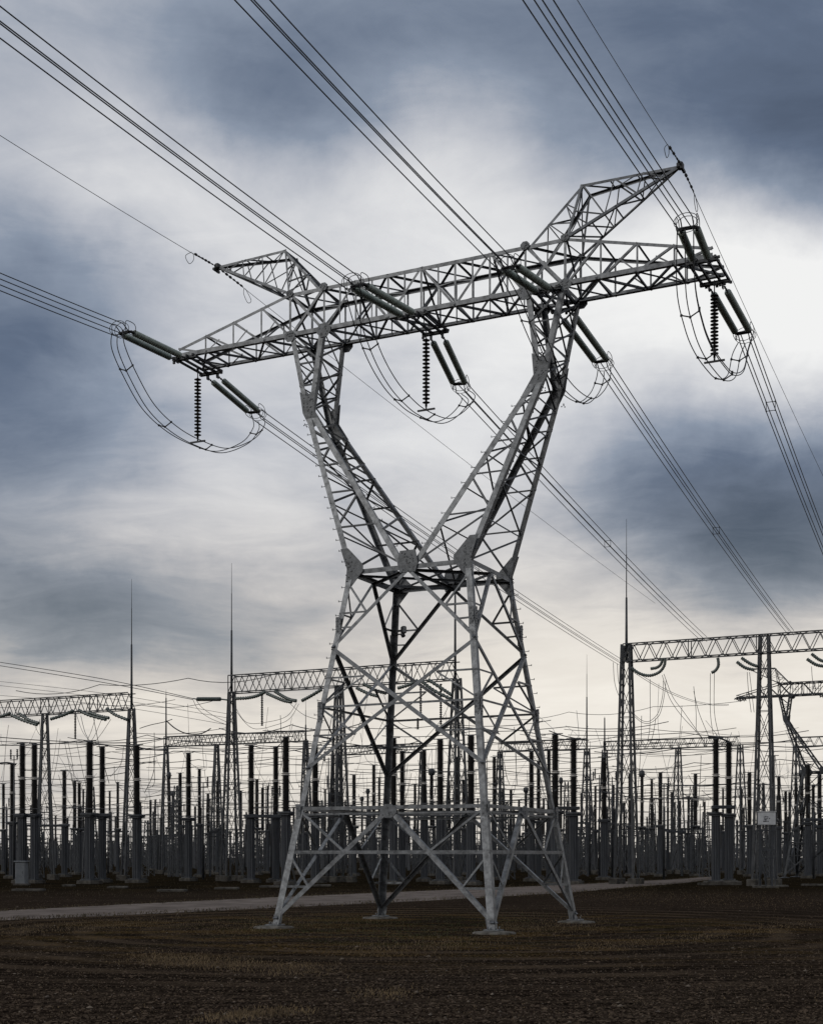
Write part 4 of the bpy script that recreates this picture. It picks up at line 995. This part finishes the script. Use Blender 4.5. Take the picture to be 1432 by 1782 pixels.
# white box on a steel stand at right
c = gpt(1334, 1545.5); bx = empty('equipment_box', c, -.18); s = c.y / F
def bz(v): return CAMH + c.y * (YH - v) / F
w_ = 29 * s; zt_, zb_ = bz(1414), bz(1436.5)
m = MB(); m.bevel_box((0, 0, (zt_ + zb_) / 2), (w_, 1.3, zt_ - zb_), .04); m.build('housing', BOXW, bx)
m = MB(); m.box((0, 0, zt_ + .05), (w_ + .12, 1.42, .06)); m.build('lid', BOXW, bx)
m = MB(); 
for row, (zz, n_) in enumerate(((.62, 3), (.50, 4), (.40, 2), (.27, 3))):
    for k in range(n_): m.box((-.28 + k * .17 + random.uniform(-.03, .03), -.655, zb_ + (zt_ - zb_) * zz + random.uniform(-.02, .02)), (random.uniform(.10, .17), .012, random.uniform(.06, .12)))
m.build('marking', INKM, bx)
m = MB()
for x in (-w_ * .4, w_ * .30): m.bar((x, -.45, 0), (x, -.45, zb_), .16); m.bar((x, .45, 0), (x, .45, zb_), .16)
m.bar((w_ * .47, -.4, 0), (w_ * .47, -.4, zb_), .09); m.bar((-w_ * .05, -.4, bz(1540)), (-w_ * .05, -.4, zb_), .07)
for v in (1446, 1480, 1494): m.bar((-w_ * .5, -.5, bz(v)), (w_ * .5, -.5, bz(v)), .12); m.bar((-w_ * .5, .5, bz(v)), (w_ * .5, .5, bz(v)), .1)
m.bar((-w_ * .28, -.48, bz(1494)), (-w_ * .42, -.48, .2), .1); m.bar((-w_ * .28, -.48, bz(1494)), (-.1, -.48, .2), .12); m.build('stand', PILLAR, bx)
m = MB(); m.bevel_box((-.1, 0, .05), (w_ * 1.5, 1.9, .3), .04); m.build('plinth', CONC, bx)
tag(bx, 'white equipment box with small dark markings on a tall steel stand', 'equipment box')
# pale low unit among the pillars
c = gpt(466, 1509); un = empty('pale_unit', c); m = MB(); m.bevel_box((0, 0, 1.1), (6.0, 2.5, .9), .15); m.build('body', BOXW, un); m = MB(); m.bevel_box((.6, 0, 2.0), (3.4, 2.2, .9), .2); m.build('upper_body', BOXW, un); m = MB()
for x in (-2, 2): m.box((x, 0, .35), (.8, 2.2, .7))
m.build('foot', IRON, un); tag(un, 'small pale unit glimpsed low between the pillars left of the pylon', 'unit')

# ================================================================== WIRES OF THE YARD
random.seed(5)
for k, (pts, D, r) in enumerate([([(-20, 1282), (60, 1288), (130, 1292), (240, 1301)], 165, .055), ([(-20, 1290), (90, 1294), (156, 1296), (236, 1299)], 160, .04), ([(240, 1301), (264, 1305), (290, 1306)], 176, .09),
        ([(243, 1268), (262, 1262), (285, 1257), (300, 1252)], 180, .05), ([(290, 1255), (305, 1268), (325, 1277), (350, 1277), (367, 1268)], 180, .08), ([(-10, 1330), (12, 1328), (28, 1331)], 165, .12),
        ([(437, 1297), (455, 1302), (480, 1301), (497, 1286)], 158, .05), ([(560, 1290), (610, 1295), (650, 1301), (700, 1304)], 160, .05), ([(760, 1268), (800, 1266), (840, 1270), (870, 1278)], 150, .05),
        ([(955, 1272), (966, 1276), (985, 1282), (1025, 1290)], 150, .06), ([(860, 1265), (905, 1272), (940, 1278), (966, 1277)], 152, .05), ([(1232, 1282), (1248, 1284), (1268, 1291)], 150, .1)]):
    wire('busbar', smooth([pw(u, v, D) for u, v in pts], 6), r, 'thick dark bus conductor joining the tops of the nearer posts', 'cable', 'thick bus conductors')
for k in range(130):
    D = random.uniform(150, 330); x0 = random.uniform(-160, 1150); ln = random.uniform(180, 620); z = random.choice((16.2, 16.2, 13.0, 11.0, 9.2, 19.0, 21.0)) + random.uniform(-.8, .8)
    a, b = pw(x0, YH, D), pw(x0 + ln, YH, D); a.z = z; b.z = z + random.uniform(-.8, .8); b.y -= (b.x - a.x) * math.tan(TH) * .9
    n = max(1, int(ln / 130)); pts = []
    for s_ in range(n):
        p0, p1 = a.lerp(b, s_ / n), a.lerp(b, (s_ + 1) / n); seg = sagged(p0, p1, random.uniform(.15, .9), 8); pts += seg if s_ == 0 else seg[1:]
    side = 'left' if x0 + ln / 2 < 520 else ('middle' if x0 + ln / 2 < 980 else 'right')
    wire('yard_wire', pts, random.choice((.03, .038, .05)), 'one of the fine level wires strung across the %s of the switchyard' % side, 'cable', 'level wires across the %s of the switchyard' % side, n=4)
for k in range(120):
    u, D, top = random.choice(POSTS); a = pw(u, top, D); b = pw(u + random.uniform(-40, 40), top - random.uniform(10, 60), D + random.uniform(10, 40))
    mid = a.lerp(b, .5) - Vector((random.uniform(-1, 1), 0, random.uniform(.3, 1.8)))
    side = 'left' if u < 520 else ('middle' if u < 980 else 'right')
    wire('connecting_wire', smooth([a, mid, b], 6), random.choice((.02, .028, .035)), 'one of the slack wires rising from the posts in the %s of the yard' % side, 'cable', 'slack wires in the %s of the yard' % side, n=4)

random.seed(31)
# slim poles, small lattice supports and droppers that crowd the yard
def zone(u): return 'left third' if u < 480 else ('middle' if u < 980 else 'right third')
for k in range(64):
    D = random.uniform(175, 330); u = random.uniform(-5, 1440); p = pw(u, YH, D); h = random.uniform(8.5, 17.5); m = MB()
    if k % 3:
        m.tube([(0, 0, 0), (0, 0, h * .6), (0, 0, h)], [.16, .12, .07], 6); m.bar((-.7, 0, h - .6), (.7, 0, h - .6), .1)
        for q in (-.6, .6): m.sheds((q, 0, h - .5), (q, 0, h + .9), .07, .16, 6, 6)
    else:
        for cx, cy in ((-1, -1), (1, -1), (1, 1), (-1, 1)): m.bar((cx * .75, cy * .75, 0), (cx * .3, cy * .3, h), .13)
        for i in range(8):
            t0, t1 = i / 8, (i + 1) / 8; w0, w1 = .75 - .45 * t0, .75 - .45 * t1
            for sy in (-1, 1): m.bar((-w0, sy * w0, h * t0), (w1, sy * w1, h * t1), .06); m.bar((w0, sy * w0, h * t0), (-w1, sy * w1, h * t1), .06)
    o = m.build('yard_pole', YARD); o.location = (p.x, p.y, 0); o.rotation_euler = (0, 0, -TH + random.uniform(-.3, .3))
    tag(o, 'slim dark pole standing among the posts in the %s of the yard' % zone(u), 'pole', 'slim poles in the %s of the yard' % zone(u))
for k in range(150):
    D = random.uniform(160, 300); u = random.uniform(0, 1432); z0 = random.uniform(17, 24) if k % 2 else random.uniform(13, 17); z1_ = random.uniform(8.5, 14)
    a = pw(u, YH, D); a.z = z0; b = pw(u + random.uniform(-34, 34), YH, D + random.uniform(-8, 8)); b.z = z1_
    mid = a.lerp(b, random.uniform(.3, .7)); mid.x = a.x + (b.x - a.x) * random.uniform(.0, .5); mid.z -= random.uniform(.2, 1.6)
    pts = smooth([a, mid, b], 6); r = random.choice((.02, .03, .04))
    wire('dropper_wire', pts, r, 'one of the thin drooping leads above the posts in the %s of the yard' % zone(u), 'cable', 'drooping leads in the %s of the yard' % zone(u), n=4)

# ================================================================== GROWTH AND LITTER ON THE GROUND
random.seed(11)
def blades(n, fn, h, w, m, name, label):
    mb = MB(); vs, fs = [], []
    for _ in range(n):
        p = fn(); 
        if p is None: continue
        hh = h * random.uniform(.4, 1.2); a = random.uniform(0, 6.28); ln = random.uniform(-.7, .7) * hh; ly = random.uniform(-.5, .5) * hh
        dx, dy = math.cos(a) * w, math.sin(a) * w; o = len(vs)
        vs += [(p.x - dx, p.y - dy, -.01), (p.x + dx, p.y + dy, -.01), (p.x + ln * .5 + dx * .5, p.y + ly * .5 + dy * .5, hh * .7), (p.x + ln, p.y + ly, hh)]; fs += [[o, o + 1, o + 2], [o, o + 2, o + 3]]
    mb._add(vs, fs); return tag(mb.build(name, m), label, 'grass', None, 'stuff')
def band(pts, sp):
    def fn():
        k = random.randrange(len(pts) - 1); t = random.random(); a, b = pts[k], pts[k + 1]
        u, v = a[0] + (b[0] - a[0]) * t + random.gauss(0, 26), a[1] + (b[1] - a[1]) * t + random.gauss(0, sp * 1.5)
        return gpt(u, max(v, 1500))
    return fn
BANDS = [([(250, 1668), (330, 1672), (420, 1682), (560, 1690)], 4), ([(370, 1775), (440, 1766), (520, 1760)], 3), ([(640, 1735), (700, 1728)], 4), ([(300, 1612), (440, 1610), (520, 1604), (700, 1600)], 6), ([(860, 1618), (950, 1612), (1060, 1606)], 6), ([(0, 1622), (150, 1612), (300, 1603)], 4), ([(1010, 1650), (1150, 1640), (1300, 1622), (1400, 1606)], 3), ([(1020, 1556), (1200, 1566), (1420, 1572)], 5), ([(600, 1655), (720, 1650), (820, 1640)], 6)]
for i, (b_, sp) in enumerate(BANDS):
    blades([2600, 900, 300, 2200, 2000, 1300, 1100, 2200, 1100][i], band(b_, sp), .075, .011, STRAW, 'dry_grass', 'straw coloured dry grass scattered in thin patches on the soil')
def anywhere():
    v = 1510 + 280 * random.random() ** .8; return gpt(random.uniform(-20, 1450), v)
blades(2200, anywhere, .03, .012, STRAW, 'stubble', 'sparse pale stubble over the ploughed soil')
blades(2600, band([(430, 1600), (560, 1612), (700, 1618), (800, 1612), (940, 1596)], 9), .06, .014, GREENG, 'green_grass', 'dull green grass around the feet of the pylon')
blades(3500, lambda: gpt(random.uniform(-20, 1450), random.uniform(1520, 1562)), .14, .02, DUN, 'yard_grass', 'dun grass between the yard slabs and the road')
def verge(line, sp):
    def fn():
        k = random.randrange(len(line) - 1); t = random.random(); a, b = line[k], line[k + 1]
        return gpt(a[0] + (b[0] - a[0]) * t + random.gauss(0, 8), a[1] + (b[1] - a[1]) * t + random.gauss(0, sp))
    return fn
blades(2600, verge(road_bot, .9), .16, .03, DUN, 'verge_grass', 'dun grass creeping over the near edge of the service road')
blades(1600, verge(road_top, .7), .2, .03, DUN, 'verge_grass', 'dun grass creeping over the far edge of the service road')
mb = MB()
for _ in range(900):
    p = anywhere(); s_ = random.uniform(.010, .028) * (2.2 if random.random() < .06 else 1)
    vs = [(p.x + s_ * random.uniform(.7, 1.5) * x, p.y + s_ * random.uniform(.7, 1.3) * y, s_ * z) for x, y, z in ((1, 0, .2), (0, 1, .25), (-1, 0, .2), (0, -1, .2), (.2, .1, .95), (0, 0, -.3))]
    mb._add(vs, [[0, 1, 4], [1, 2, 4], [2, 3, 4], [3, 0, 4], [1, 0, 5], [2, 1, 5], [3, 2, 5], [0, 3, 5]])
tag(mb.build('clods', STONE), 'small pale clods and stones on the ploughed soil', 'stones', None, 'stuff')
mb = MB(); vs, fs = [], []
for _ in range(30000):
    v = 1545 + 240 * random.random() ** .85; p = gpt(random.uniform(-20, 1450), v)
    if loc_of(p)[1] > 30: continue
    s_ = random.uniform(.007, .021) * (2.2 if random.random() < .06 else 1); k1, k2, o = random.uniform(.8, 2.2), random.uniform(.7, 1.3), len(vs)
    vs += [(p.x + s_ * k1 * x, p.y + s_ * k2 * y, s_ * z * random.uniform(.6, 1.1)) for x, y, z in ((1, -.3, -.1), (.2, 1, -.1), (-1, .2, -.1), (-.1, -1, -.1), (.25, .1, .95), (-.35, -.2, .8))]
    fs += [[o, o + 1, o + 4], [o + 1, o + 2, o + 5, o + 4], [o + 2, o + 3, o + 5], [o + 3, o, o + 4, o + 5]]
mb._add(vs, fs); tag(mb.build('soil_clods', CLODM), 'crumbly brown clods turned up in the ploughed soil', 'soil', None, 'stuff')
# bare wood along the horizon
mb = MB()
for _ in range(900):
    u = random.uniform(-60, 1500); D = random.uniform(660, 900); p = pw(u, YH, D); h = random.uniform(4, 13)
    mb.bar((p.x, p.y, 0), (p.x + random.uniform(-1, 1), p.y, h), .35)
    for k in range(7):
        z = h * random.uniform(.3, .95); mb.bar((p.x, p.y, z), (p.x + random.uniform(-3, 3), p.y, z + random.uniform(.5, 3)), .22)
tag(mb.build('far_wood', TWIG), 'line of bare far trees along the horizon', 'trees', None, 'stuff')
